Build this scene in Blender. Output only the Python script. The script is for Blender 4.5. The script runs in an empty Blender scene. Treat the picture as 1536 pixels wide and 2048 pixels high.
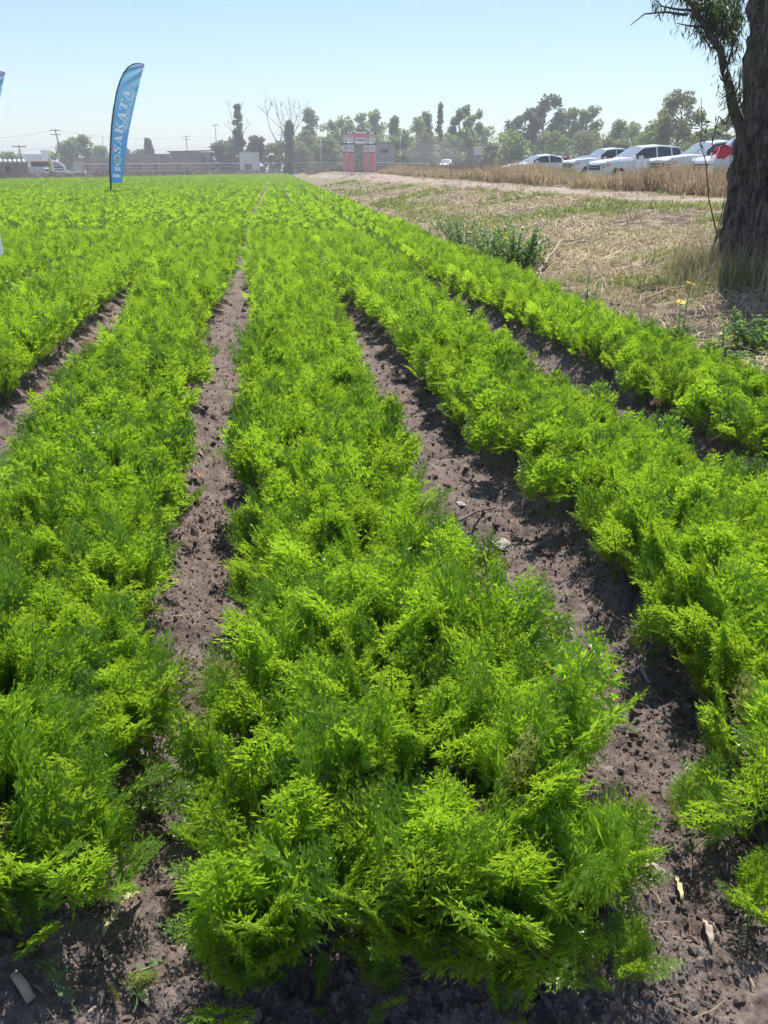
import bpy, math, random
import numpy as np
from mathutils import Vector, Matrix

# ------------------------------------------------------------------ camera, sky, sun, exposure
scene = bpy.context.scene
COL = scene.collection
H_CAM = 1.35
FPX = 1538.0                      # focal length in pixels of the 1536 x 2048 photograph
PITCH = math.radians(24.04)
YAW = math.radians(7.24)          # the crop rows run along +Y, the camera looks a little to the right
SUN_AZ = math.radians(22.0)
SUN_EL = math.radians(65.0)

cam_data = bpy.data.cameras.new('camera')
cam = bpy.data.objects.new('camera', cam_data)
COL.objects.link(cam)
cam.location = (0, 0, H_CAM)
cam.rotation_euler = (math.pi / 2 - PITCH, 0, -YAW)
cam_data.sensor_fit = 'VERTICAL'
cam_data.sensor_height = 24.0
cam_data.lens = 24.0 * FPX / 2048.0
cam_data.clip_start = 0.02
cam_data.clip_end = 8000
scene.camera = cam

world = bpy.data.worlds.new('World')
scene.world = world
world.use_nodes = True
wn = world.node_tree.nodes
bg = wn['Background']
sky = wn.new('ShaderNodeTexSky')
sky.sky_type = 'NISHITA'
sky.sun_disc = False
sky.sun_elevation = SUN_EL
sky.sun_rotation = SUN_AZ
sky.altitude = 0
sky.air_density = 1.0
sky.dust_density = 0.5
sky.ozone_density = 4.0
world.node_tree.links.new(sky.outputs[0], bg.inputs[0])
bg.inputs[1].default_value = 0.096

sd = bpy.data.lights.new('sun', 'SUN')
sun = bpy.data.objects.new('sun', sd)
COL.objects.link(sun)
sd.energy = 4.3
sd.angle = math.radians(0.53)
sd.color = (1.0, 0.955, 0.89)
sdir = Vector((math.sin(SUN_AZ) * math.cos(SUN_EL), math.cos(SUN_AZ) * math.cos(SUN_EL), math.sin(SUN_EL)))
sun.rotation_euler = sdir.to_track_quat('Z', 'Y').to_euler()
sun.location = (6, 10, 14)

vs = scene.view_settings
vs.view_transform = 'Standard'
vs.look = 'None'
vs.exposure = 0.75
vs.gamma = 1.0
vs.use_curve_mapping = False
cy = scene.cycles
cy.max_bounces = 6
cy.diffuse_bounces = 4
cy.glossy_bounces = 2
cy.transmission_bounces = 4
cy.transparent_max_bounces = 4
cy.volume_bounces = 0
cy.use_denoising = True
cy.use_adaptive_sampling = True
cy.adaptive_threshold = 0.02
cy.caustics_reflective = False
cy.caustics_refractive = False

# ------------------------------------------------------------------ geometry of the view
CP, SP = math.cos(PITCH), math.sin(PITCH)
RV = np.array([math.cos(YAW), -math.sin(YAW), 0.0])
FV = np.array([math.sin(YAW), math.cos(YAW), 0.0])
UP = np.array([0, 0, 1.0])
C0 = np.array([0, 0, H_CAM])
rng = np.random.default_rng(7)
random.seed(7)


def ray(px, py):
    u = (px - 768) / FPX
    v = (py - 1024) / FPX
    return RV * u + FV * (CP - v * SP) + UP * (-SP - v * CP)


def at(px, py, z):
    """Point of the place seen in direction (px, py) at depth z metres."""
    return C0 + ray(px, py) * z


def hash2(ix, iy, seed):
    n = (ix.astype(np.int64) * 374761393 + iy.astype(np.int64) * 668265263 + seed * 974634777) & 0x7fffffff
    n = ((n ^ (n >> 13)) * 1274126177) & 0x7fffffff
    n = n ^ (n >> 16)
    return (n & 0xffff) / 65535.0


def vnoise(x, y, seed=0):
    x = np.asarray(x, float); y = np.asarray(y, float)
    ix = np.floor(x); iy = np.floor(y)
    fx = x - ix; fy = y - iy
    fx = fx * fx * (3 - 2 * fx); fy = fy * fy * (3 - 2 * fy)
    a = hash2(ix, iy, seed); b = hash2(ix + 1, iy, seed)
    c = hash2(ix, iy + 1, seed); d = hash2(ix + 1, iy + 1, seed)
    return (a + (b - a) * fx) * (1 - fy) + (c + (d - c) * fx) * fy - 0.5


def sstep(a, b, x):
    t = np.clip((np.asarray(x, float) - a) / (b - a), 0, 1)
    return t * t * (3 - 2 * t)


ROW = 1.1                                     # distance from bed to bed
EDGE = 2.66                                   # right edge of the field, counted from the middle bed


def row_c(y):
    """x of the middle bed: the beds bend very slightly."""
    return -0.17 + 0.60 * np.exp(-np.asarray(y, float) / 9.0)


def row_shift(j, y):
    """The middle bed stands a little nearer its left neighbour close to the camera."""
    if j == 0: return -.13 * float(1 - sstep(3.0, 7.5, y))
    if j == -1: return .05 * float(1 - sstep(3.0, 7.5, y))
    if j == 1: return -.05 - .09 * float(sstep(2.4, 4.0, y) * (1 - sstep(8, 15, y))) - .17 * float(1 - sstep(1.1, 1.8, y))
    if j == 2: return -.02 - .06 * float(1 - sstep(9, 18, y))
    if j == -2: return .09 * float(1 - sstep(5, 9, y))
    return 0.0


def far_end(x):
    return 94.0 + (np.asarray(x, float) + 29.0) * 3.25


def height(x, y, fine=True):
    x = np.asarray(x, float); y = np.asarray(y, float)
    rel = x - row_c(np.clip(y, 0, 300))
    j = np.clip(np.round(rel / ROW), -200, 2)
    d = np.abs(rel - j * ROW)
    depth = x * FV[0] + y * FV[1]
    infield = sstep(0.62, 1.15, depth + 0.25 * vnoise(x * 2.2, y * 2.2, 3)) * (1 - sstep(EDGE - 0.1, EDGE + 0.25, rel))
    bed = 0.10 * (1 - sstep(0.16, 0.48, d)) * infield
    e = rel - EDGE
    r = sstep(0.0, 7.0, e) * (0.48 + np.clip(0.006 * y, 0, 0.54))
    h = bed + r
    h = h + 0.30 * sstep(2, 14, e) * vnoise(x * 0.13, y * 0.13, 5) + 0.10 * sstep(0.2, 2, e) * vnoise(x * 0.7, y * 0.7, 6)
    if fine:
        near = 1 - sstep(7, 16, np.hypot(x, y))
        h = h + near * (0.060 * vnoise(x * 3.1, y * 3.1, 11) + 0.044 * vnoise(x * 8.3, y * 8.3, 12)
                        + 0.030 * vnoise(x * 21, y * 21, 13) + 0.018 * vnoise(x * 52, y * 52, 14)
                        + 0.009 * vnoise(x * 120, y * 120, 15))
    return h


def hz(x, y):
    return float(height(np.array([x]), np.array([y]))[0])


def ground(px, py):
    """Ground point seen at (px, py)."""
    d = ray(px, py)
    t = np.geomspace(0.8, 900, 4000)
    P = C0[None] + t[:, None] * d[None]
    below = P[:, 2] < height(P[:, 0], P[:, 1])
    k = int(np.argmax(below)) if below.any() else len(t) - 1
    p = P[k]
    return np.array([p[0], p[1], hz(p[0], p[1])])


# ------------------------------------------------------------------ mesh helpers
def mk_mesh(name, V, quads=None, tris=None, smooth=False, attr=None, polys=None):
    V = np.asarray(V, np.float32).reshape(-1, 3)
    me = bpy.data.meshes.new(name)
    nq = 0 if quads is None else len(quads)
    nt = 0 if tris is None else len(tris)
    if polys is not None:
        me.from_pydata(V.tolist(), [], polys)
    else:
        loops = []
        if nq: loops.append(np.asarray(quads, np.int32).ravel())
        if nt: loops.append(np.asarray(tris, np.int32).ravel())
        loops = np.concatenate(loops)
        starts = np.concatenate([np.arange(nq) * 4, nq * 4 + np.arange(nt) * 3]).astype(np.int32)
        me.vertices.add(len(V)); me.vertices.foreach_set('co', V.ravel())
        me.loops.add(len(loops)); me.loops.foreach_set('vertex_index', loops)
        me.polygons.add(nq + nt); me.polygons.foreach_set('loop_start', starts)
        me.update(calc_edges=True)
    if smooth:
        me.polygons.foreach_set('use_smooth', np.ones(len(me.polygons), bool))
    if attr:
        for k, a in attr.items():
            la = me.attributes.new(k, 'FLOAT', 'POINT')
            la.data.foreach_set('value', np.asarray(a, np.float32))
    return me


def obj(name, me, mat=None, parent=None, loc=None, rot=None, scale=None):
    o = bpy.data.objects.new(name, me)
    COL.objects.link(o)
    if mat is not None and me is not None and len(me.materials) == 0:
        me.materials.append(mat)
    if parent is not None: o.parent = parent
    if loc is not None: o.location = loc
    if rot is not None: o.rotation_euler = rot
    if scale is not None: o.scale = scale if hasattr(scale, '__len__') else (scale,) * 3
    return o


def empty(name, loc=(0, 0, 0), rz=0.0):
    o = bpy.data.objects.new(name, None)
    COL.objects.link(o)
    o.location = loc
    o.rotation_euler = (0, 0, rz)
    o.empty_display_size = 0.1
    return o


def tag(o, label=None, cat=None, group=None, kind=None):
    if label: o['label'] = label
    if cat: o['category'] = cat
    if group: o['group'] = group
    if kind: o['kind'] = kind
    return o


class MB:
    """Collects shapes and links them as one mesh."""
    def __init__(s):
        s.V = []; s.F = []; s.n = 0

    def add(s, V, F):
        s.V.extend([tuple(map(float, v)) for v in V])
        s.F.extend([tuple(i + s.n for i in f) for f in F])
        s.n = len(s.V)
        return s

    def box(s, c, size, rz=0.0, bev=0.0):
        x, y, z = [q / 2 for q in size]
        cr, sr = math.cos(rz), math.sin(rz)
        b = min(bev, x * .9, y * .9)
        if b > 0:
            prof = [(x - b, y), (x, y - b), (x, -y + b), (x - b, -y), (-x + b, -y), (-x, -y + b), (-x, y - b), (-x + b, y)]
        else:
            prof = [(x, y), (x, -y), (-x, -y), (-x, y)]
        n = len(prof)
        V = [(c[0] + px * cr - py * sr, c[1] + px * sr + py * cr, c[2] + zz) for zz in (-z, z) for px, py in prof]
        F = [tuple(range(n))[::1], tuple(range(n, 2 * n))[::-1]]
        F += [(i, i + n, (i + 1) % n + n, (i + 1) % n) for i in range(n)]
        return s.add(V, F)

    def tube(s, pts, rad, n=6, cap=True):
        pts = [np.array(p, float) for p in pts]
        if not hasattr(rad, '__len__'): rad = [rad] * len(pts)
        V = []; F = []
        for i, p in enumerate(pts):
            t = pts[min(i + 1, len(pts) - 1)] - pts[max(i - 1, 0)]
            t = t / (np.linalg.norm(t) + 1e-9)
            a = np.cross(t, (0, 0, 1.0)) if abs(t[2]) < .95 else np.cross(t, (0, 1.0, 0))
            a /= np.linalg.norm(a); b = np.cross(t, a)
            for k in range(n):
                w = 2 * math.pi * k / n
                V.append(p + (a * math.cos(w) + b * math.sin(w)) * rad[i])
        for i in range(len(pts) - 1):
            for k in range(n):
                F.append((i * n + k, i * n + (k + 1) % n, (i + 1) * n + (k + 1) % n, (i + 1) * n + k))
        if cap:
            F.append(tuple(range(n))[::-1]); F.append(tuple(range((len(pts) - 1) * n, len(pts) * n)))
        return s.add(V, F)

    def prism(s, poly, d0, d1, fn):
        """poly in 2D, extruded between d0 and d1; fn(u, v, d) -> xyz."""
        n = len(poly)
        V = [fn(u, v, d0) for u, v in poly] + [fn(u, v, d1) for u, v in poly]
        F = [tuple(range(n))[::-1], tuple(range(n, 2 * n))] + [(i, (i + 1) % n, (i + 1) % n + n, i + n) for i in range(n)]
        return s.add(V, F)

    def mesh(s, name, smooth=False):
        me = bpy.data.meshes.new(name)
        me.from_pydata(s.V, [], s.F)
        import bmesh
        bm = bmesh.new(); bm.from_mesh(me)
        bmesh.ops.recalc_face_normals(bm, faces=bm.faces)
        bm.to_mesh(me); bm.free()
        if smooth:
            me.polygons.foreach_set('use_smooth', np.ones(len(me.polygons), bool))
        return me

    def build(s, name, mat=None, parent=None, smooth=False, loc=None, rot=None):
        return obj(name, s.mesh(name, smooth), mat, parent, loc, rot)


def diamonds(base, d, side, length, width, mid=0.45, bend=None):
    """Leaf-shaped quads. base, d, side: (n,3); length, width: (n,)."""
    L = np.asarray(length)[:, None]; W = np.asarray(width)[:, None] * .5
    V = np.stack([base, base + d * L * mid + side * W, base + d * L, base + d * L * mid - side * W], 1)
    if bend is not None:
        V[:, 2] += bend
    n = len(base)
    return V.reshape(-1, 3), np.arange(n * 4).reshape(n, 4)


def unit(v):
    return v / (np.linalg.norm(v, axis=-1, keepdims=True) + 1e-9)


# ------------------------------------------------------------------ materials
MATS = {}


def node_mat(name):
    m = bpy.data.materials.new(name)
    m.use_nodes = True
    MATS[name] = m
    return m, m.node_tree.nodes, m.node_tree.links, m.node_tree.nodes['Principled BSDF']


def noise(N, L, vec, scale, detail=4.0, rough=.6, out=0):
    t = N.new('ShaderNodeTexNoise')
    t.inputs['Scale'].default_value = scale
    t.inputs['Detail'].default_value = detail
    t.inputs['Roughness'].default_value = rough
    if vec is not None: L.new(vec, t.inputs['Vector'])
    return t.outputs[out]


def ramp(N, L, fac, stops, interp='LINEAR'):
    r = N.new('ShaderNodeValToRGB')
    r.color_ramp.interpolation = interp
    el = r.color_ramp.elements
    while len(el) < len(stops): el.new(0.5)
    for e, (p, c) in zip(el, stops):
        e.position = p
        e.color = (c[0], c[1], c[2], 1) if hasattr(c, '__len__') else (c, c, c, 1)
    L.new(fac, r.inputs[0])
    return r.outputs[0]


def mixc(N, L, fac, a, b, mode='MIX'):
    m = N.new('ShaderNodeMix'); m.data_type = 'RGBA'; m.blend_type = mode
    for sock, val in ((m.inputs[0], fac), (m.inputs[6], a), (m.inputs[7], b)):
        if hasattr(val, 'links') or hasattr(val, 'is_linked'): L.new(val, sock)
        elif hasattr(val, '__len__'): sock.default_value = (val[0], val[1], val[2], 1)
        else: sock.default_value = val
    return m.outputs[2]


def math_n(N, L, op, a, b=None):
    m = N.new('ShaderNodeMath'); m.operation = op
    for sock, val in zip(m.inputs, (a, b)):
        if val is None: continue
        if hasattr(val, 'is_linked'): L.new(val, sock)
        else: sock.default_value = val
    return m.outputs[0]


def bump(N, L, bsdf, h, strength=.4, dist=.02):
    b = N.new('ShaderNodeBump')
    b.inputs['Strength'].default_value = strength
    b.inputs['Distance'].default_value = dist
    L.new(h, b.inputs['Height'])
    L.new(b.outputs[0], bsdf.inputs['Normal'])


def coord(N, kind='Object'):
    return N.new('ShaderNodeTexCoord').outputs[kind]


def plain(name, col, rough=.6, metal=0.0, var=0.12, scale=6.0, spec=.5, bumps=0.0):
    """A solid colour with slight uneven wear."""
    m, N, L, B = node_mat(name)
    co = coord(N)
    f = noise(N, L, co, scale, 5, .65)
    lo = [c * (1 - var) for c in col]; hi = [min(1, c * (1 + var)) for c in col]
    L.new(ramp(N, L, f, [(.3, lo), (.7, hi)]), B.inputs['Base Color'])
    B.inputs['Roughness'].default_value = rough
    B.inputs['Metallic'].default_value = metal
    B.inputs['Specular IOR Level'].default_value = spec
    if bumps: bump(N, L, B, f, bumps, .01)
    return m


def leaf_mat(name, lo, hi, trans, tmix=.45, rough=.45, dry=None, spec=.5):
    """Thin leaf: reflects one green, lets a yellower green through; tone varies from leaf to leaf."""
    m, N, L, B = node_mat(name)
    at_ = N.new('ShaderNodeAttribute'); at_.attribute_name = 'tone'
    oi = N.new('ShaderNodeObjectInfo')
    t = math_n(N, L, 'ADD', at_.outputs['Fac'], math_n(N, L, 'MULTIPLY', oi.outputs['Random'], .25))
    pos = N.new('ShaderNodeNewGeometry').outputs['Position']
    t = math_n(N, L, 'ADD', t, math_n(N, L, 'MULTIPLY', math_n(N, L, 'SUBTRACT', noise(N, L, pos, .45, 3, .6), .5), 1.1))
    stops = [(0.0, lo), (1.0, hi)]
    if dry is not None: stops = [(0.0, lo), (.93, hi), (1.17, dry)] if False else [(0.0, lo), (.9, hi), (1.0, dry)]
    base = ramp(N, L, math_n(N, L, 'MULTIPLY', t, .8), stops)
    L.new(base, B.inputs['Base Color'])
    B.inputs['Roughness'].default_value = rough
    B.inputs['Specular IOR Level'].default_value = spec
    tr = N.new('ShaderNodeBsdfTranslucent')
    tc = ramp(N, L, math_n(N, L, 'MULTIPLY', t, .8), [(0.0, [c * .7 for c in trans]), (1.0, trans)])
    L.new(tc, tr.inputs['Color'])
    mx = N.new('ShaderNodeMixShader')
    mx.inputs[0].default_value = tmix
    L.new(B.outputs[0], mx.inputs[1]); L.new(tr.outputs[0], mx.inputs[2])
    L.new(mx.outputs[0], N['Material Output'].inputs['Surface'])
    return m


M_carrot = leaf_mat('carrot_leaf', (.066, .145, .026), (.195, .33, .050), (.50, .765, .038), .57, .34, spec=.6)
M_carrot_dry = leaf_mat('yellowed_leaf', (.26, .30, .07), (.42, .42, .14), (.50, .55, .14), .45, .5)
M_weed = leaf_mat('weed_leaf', (.07, .14, .04), (.17, .29, .09), (.34, .56, .09), .48, .4)
M_straw = leaf_mat('straw', (.33, .25, .145), (.71, .585, .37), (.45, .36, .20), .25, .7)
M_drygrass = leaf_mat('dry_grass', (.30, .215, .14), (.68, .54, .36), (.50, .38, .22), .35, .7)
M_palegrass = leaf_mat('pale_green_grass', (.13, .17, .04), (.36, .38, .12), (.34, .42, .08), .35, .6)
M_willow = leaf_mat('willow_leaf', (.03, .05, .02), (.07, .11, .035), (.16, .26, .05), .4, .45)
M_tallpale = leaf_mat('tall_pale_grass', (.30, .25, .11), (.62, .54, .29), (.48, .42, .18), .35, .7)
M_furrowstraw = leaf_mat('furrow_straw', (.20, .155, .11), (.46, .37, .26), (.3, .24, .15), .2, .8)

# ------------------------------------------------------------------ ground
def soil_mat():
    m, N, L, B = node_mat('dark_soil')
    co = N.new('ShaderNodeNewGeometry').outputs['Position']
    big = noise(N, L, co, 1.3, 4, .6)
    mid = noise(N, L, co, 14, 6, .7)
    fine = noise(N, L, co, 90, 5, .75)
    c1 = ramp(N, L, big, [(.3, (.148, .114, .100)), (.7, (.240, .190, .167))])
    c2 = ramp(N, L, mid, [(.28, (.080, .058, .050)), (.5, (.198, .155, .137)), (.72, (.36, .297, .258))])
    c = mixc(N, L, .55, c1, c2)
    sp = ramp(N, L, fine, [(.35, (.55, .55, .55)), (.55, (1, 1, 1)), (.72, (1.35, 1.3, 1.25))])
    L.new(mixc(N, L, .75, c, sp, 'MULTIPLY'), B.inputs['Base Color'])
    B.inputs['Roughness'].default_value = .95
    B.inputs['Specular IOR Level'].default_value = .15
    b = math_n(N, L, 'ADD', math_n(N, L, 'MULTIPLY', mid, .8), math_n(N, L, 'MULTIPLY', fine, .5))
    bump(N, L, B, b, .9, .02)
    return m


def verge_mat():
    m, N, L, B = node_mat('verge_litter_soil')
    co = coord(N)
    big = noise(N, L, co, .55, 5, .6)
    mid = noise(N, L, co, 3.4, 6, .7)
    fine = noise(N, L, co, 40, 5, .8)
    straw = ramp(N, L, fine, [(.3, (.26, .20, .135)), (.5, (.43, .345, .23)), (.72, (.60, .50, .35))])
    soil = ramp(N, L, mid, [(.3, (.10, .078, .068)), (.7, (.21, .165, .135))])
    grn = ramp(N, L, fine, [(.3, (.15, .165, .055)), (.7, (.30, .31, .11))])
    a = mixc(N, L, ramp(N, L, mid, [(.46, 0.0), (.60, 1.0)]), soil, straw)
    c = mixc(N, L, ramp(N, L, big, [(.46, 0.0), (.62, .85)]), a, grn)
    L.new(c, B.inputs['Base Color'])
    B.inputs['Roughness'].default_value = .95
    B.inputs['Specular IOR Level'].default_value = .1
    bump(N, L, B, math_n(N, L, 'ADD', mid, fine), .8, .05)
    return m


def track_mat():
    m, N, L, B = node_mat('dusty_track')
    co = coord(N)
    a = noise(N, L, co, 1.2, 5, .6)
    f = noise(N, L, co, 30, 5, .7)
    c = ramp(N, L, a, [(.3, (.27, .215, .17)), (.7, (.42, .345, .28))])
    L.new(mixc(N, L, .35, c, ramp(N, L, f, [(.3, .5), (.7, 1.0)]), 'MULTIPLY'), B.inputs['Base Color'])
    B.inputs['Roughness'].default_value = .95
    B.inputs['Specular IOR Level'].default_value = .1
    bump(N, L, B, f, .5, .03)
    return m


M_soil, M_verge, M_track = soil_mat(), verge_mat(), track_mat()

track_px = [(640, 349), (720, 353), (850, 363), (1050, 377), (1250, 390), (1440, 402), (1700, 418)]
TRACK = np.array([ground(px, py)[:2] for px, py in track_px])
TRACK[0] = TRACK[1] + np.array([-2.0, 60.0])


def track_dist(x, y):
    best = np.full(np.shape(x), 1e9)
    for a, b in zip(TRACK[:-1], TRACK[1:]):
        d = b - a
        t = np.clip(((x - a[0]) * d[0] + (y - a[1]) * d[1]) / (d @ d), 0, 1)
        best = np.minimum(best, np.hypot(x - a[0] - t * d[0], y - a[1] - t * d[1]))
    return best


def build_ground():
    r = np.concatenate([np.geomspace(.35, .85, 24)[:-1], np.geomspace(.85, 8, 380)[:-1],
                        np.geomspace(8, 60, 150)[:-1], np.geomspace(60, 2500, 60)])
    az = np.radians(np.concatenate([np.linspace(-180, -42, 40)[:-1], np.linspace(-42, 42, 540)[:-1], np.linspace(42, 180, 40)]))
    A, R = np.meshgrid(az, r)
    X = R * np.sin(A + YAW); Y = R * np.cos(A + YAW)
    Z = height(X, Y)
    V = np.stack([X, Y, Z], -1).reshape(-1, 3)
    nr, na = R.shape
    i = np.arange((nr - 1) * (na - 1)); k = (i // (na - 1)) * na + i % (na - 1)
    Q = np.stack([k, k + 1, k + na + 1, k + na], 1)[:, ::-1]
    cx, cyy = V[Q, 0].mean(1), V[Q, 1].mean(1)
    rel = cx - row_c(np.clip(cyy, 0, 300))
    wob = .35 * vnoise(cx * 1.1, cyy * 1.1, 31) + .2 * vnoise(cx * 5, cyy * 5, 32)
    field = (rel + wob < EDGE + .25) & (cyy < far_end(cx) + 3) & (cyy > -60) & (cx > -80)
    track = ~field & (track_dist(cx, cyy) + wob * 3.0 + 1.2 * vnoise(cx * .25, cyy * .25, 35) < 1.0)
    zones = [('field_soil', M_soil, field), ('dirt_track', M_track, track), ('verge_ground', M_verge, ~field & ~track)]
    for nm, mt, mask in zones:
        q = Q[mask]
        used, inv = np.unique(q, return_inverse=True)
        tag(obj(nm, mk_mesh(nm, V[used], quads=inv.reshape(-1, 4), smooth=True), mt), kind='structure')


build_ground()


# ------------------------------------------------------------------ scattered "stuff" held by one object
def scatter(name, P, rot, scl, idx, meshes, mat):
    """One object: geometry-node instances of a few meshes over points."""
    src = bpy.data.collections.new(name + '_shapes')
    for i, me in enumerate(meshes):
        if len(me.materials) == 0: me.materials.append(mat)
        src.objects.link(bpy.data.objects.new('%s_shape_%02d' % (name, i), me))
    me = bpy.data.meshes.new(name)
    me.vertices.add(len(P)); me.vertices.foreach_set('co', np.asarray(P, np.float32).ravel())
    a = me.attributes.new('rot', 'FLOAT_VECTOR', 'POINT'); a.data.foreach_set('vector', np.asarray(rot, np.float32).ravel())
    scl = np.asarray(scl, np.float32)
    if scl.ndim == 1: scl = np.repeat(scl[:, None], 3, 1)
    a = me.attributes.new('scl', 'FLOAT_VECTOR', 'POINT'); a.data.foreach_set('vector', scl.ravel())
    a = me.attributes.new('idx', 'INT', 'POINT'); a.data.foreach_set('value', np.asarray(idx, np.int32))
    o = obj(name, me)
    ng = bpy.data.node_groups.new(name, 'GeometryNodeTree')
    ng.interface.new_socket('Geometry', in_out='INPUT', socket_type='NodeSocketGeometry')
    ng.interface.new_socket('Geometry', in_out='OUTPUT', socket_type='NodeSocketGeometry')
    N, L = ng.nodes, ng.links
    gi, go = N.new('NodeGroupInput'), N.new('NodeGroupOutput')
    ip = N.new('GeometryNodeInstanceOnPoints')
    ci = N.new('GeometryNodeCollectionInfo')
    ci.inputs['Collection'].default_value = src
    ci.inputs['Separate Children'].default_value = True
    ci.inputs['Reset Children'].default_value = True

    def named(nm, ty):
        n = N.new('GeometryNodeInputNamedAttribute'); n.data_type = ty
        n.inputs['Name'].default_value = nm
        return n.outputs[0]
    er = N.new('FunctionNodeEulerToRotation')
    L.new(named('rot', 'FLOAT_VECTOR'), er.inputs[0])
    L.new(gi.outputs[0], ip.inputs['Points'])
    L.new(ci.outputs[0], ip.inputs['Instance'])
    ip.inputs['Pick Instance'].default_value = True
    L.new(named('idx', 'INT'), ip.inputs['Instance Index'])
    L.new(er.outputs[0], ip.inputs['Rotation'])
    L.new(named('scl', 'FLOAT_VECTOR'), ip.inputs['Scale'])
    L.new(ip.outputs[0], go.inputs[0])
    md = o.modifiers.new('scatter', 'NODES')
    md.node_group = ng
    return o


def in_view(x, y, side=1.6, slope=.53):
    xc = x * RV[0] + y * RV[1]; yc = x * FV[0] + y * FV[1]
    return (np.abs(xc) < slope * yc + side) & (yc > .3)


# ------------------------------------------------------------------ carrot leaves
def frond(r, L=.34, lean0=.10, lean1=.75, pairs=7, detail=2, wide=1.0, fat=1.0):
    """One carrot leaf standing on the origin, leaning towards +X. Returns verts, quads."""
    n = 14
    s = np.linspace(0, 1, n)
    th = lean0 + (lean1 - lean0) * s ** 1.6
    dx = np.sin(th) * L / (n - 1); dz = np.cos(th) * L / (n - 1)
    px = np.concatenate([[0], np.cumsum(dx[:-1])]); pz = np.concatenate([[0], np.cumsum(dz[:-1])])
    bendy = np.cumsum(r.normal(0, .0015, n))
    C = np.stack([px, bendy, pz], 1)
    T = unit(np.gradient(C, axis=0))
    Y = np.array([0, 1.0, 0])

    def cpt(q):
        f = q * (n - 1); i = int(min(f, n - 2)); f -= i
        return C[i] * (1 - f) + C[i + 1] * f, unit(T[i] * (1 - f) + T[i + 1] * f)
    b, d, sd, ln, wd = [], [], [], [], []
    V, Q = [], []
    nv = 0

    # stalk: a three-sided tube
    ring = []
    for i in range(n):
        rad = .0026 * (1 - .75 * s[i]) if detail >= 1 else .004 * (1 - .7 * s[i])
        nn = np.cross(T[i], Y)
        for k in range(3):
            w = 2 * math.pi * k / 3
            ring.append(C[i] + (Y * math.cos(w) + nn * math.sin(w)) * rad)
    step = 1 if detail == 2 else 3
    rows = list(range(0, n, step))
    ring = np.array(ring).reshape(n, 3, 3)[rows]
    m = len(rows)
    V.append(ring.reshape(-1, 3))
    for i in range(m - 1):
        for k in range(3):
            Q.append((i * 3 + k, i * 3 + (k + 1) % 3, (i + 1) * 3 + (k + 1) % 3, (i + 1) * 3 + k))
    nv = m * 3
    start = r.uniform(.36, .46)
    maxl = L * r.uniform(.25, .31) * wide
    for i in range(pairs + 1):
        u = i / pairs
        q = start + (1 - start) * (u ** .85) * .97
        P, t = cpt(q)
        nrm = np.cross(t, Y)
        prof = (1 - u) ** .75 * (0.72 + .28 * min(1, u * 6)) + .10
        for sg in ((-1, 1) if i < pairs else (0,)):
            l = maxl * prof * r.uniform(.85, 1.2)
            ang = math.radians(r.uniform(44, 62)) * sg * (1 - .35 * u)
            lift = r.uniform(-.15, .45)
            pd = unit(t * math.cos(ang) + Y * math.sin(ang) + nrm * -lift * .6)
            if sg == 0: pd = t; l = maxl * .22
            ps = unit(np.cross(pd, nrm)); pn = np.cross(ps, pd)
            if detail == 0:
                b.append(P); d.append(pd); sd.append(unit(ps + pn * r.normal(0, .35))); ln.append(l * 1.1); wd.append(l * .50)
                continue
            # thin midrib of the leaflet
            b.append(P); d.append(pd); sd.append(ps); ln.append(l); wd.append(.0016)
            k = max(2, int(round((4 if detail == 2 else 3) * (.45 + .55 * prof))))
            for jx in range(k + 1):
                uu = (jx + .35) / (k + .6)
                pp = P + pd * l * uu
                pl = l * (.50 * (1 - uu) ** .7 + .17) * r.uniform(.85, 1.15)
                for s2 in ((-1, 1) if jx < k else (0,)):
                    a2 = math.radians(r.uniform(38, 55)) * s2
                    dd = unit(pd * math.cos(a2) + ps * math.sin(a2) + pn * r.normal(0.05, .22))
                    ss = unit(np.cross(dd, pn) + pn * r.normal(0, .35))
                    if detail == 1:
                        b.append(pp); d.append(dd); sd.append(ss); ln.append(pl * 1.05); wd.append(pl * .42)
                    else:
                        b.append(pp); d.append(dd); sd.append(ss); ln.append(pl); wd.append(max(.0024, pl * .24 * fat))
                        for s3 in (-1, 1):
                            a3 = math.radians(r.uniform(30, 48)) * s3
                            d3 = unit(dd * math.cos(a3) + ss * math.sin(a3) + pn * r.normal(0, .2))
                            b.append(pp + dd * pl * r.uniform(.22, .42)); d.append(d3)
                            sd.append(unit(np.cross(d3, pn) + pn * r.normal(0, .3)))
                            ln.append(pl * r.uniform(.45, .66)); wd.append(max(.0022, pl * .22 * fat))
    dv, dq = diamonds(np.array(b), np.array(d), np.array(sd), np.array(ln), np.array(wd))
    V.append(dv)
    Q = np.concatenate([np.array(Q), dq + nv])
    return np.concatenate(V), Q


def rot_z(a):
    c, s = math.cos(a), math.sin(a)
    return np.array([[c, -s, 0], [s, c, 0], [0, 0, 1]])


def rot_y(a):
    c, s = math.cos(a), math.sin(a)
    return np.array([[c, 0, s], [0, 1, 0], [-s, 0, c]])


def plant_layout(r, k=None, spread=1.0):
    """Azimuth, extra lean, scale and frond choice of the leaves of one plant."""
    k = k or int(r.integers(9, 12))
    a0 = r.uniform(0, 6.28)
    out = []
    for i in range(k):
        u = i / (k - 1)
        out.append((a0 + i * 2.4 + r.normal(0, .25), (-.10 + .52 * u ** 1.4 + r.normal(0, .07)) * spread, r.uniform(.66, 1.14) * (1 - .10 * u), u))
    return out


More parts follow.
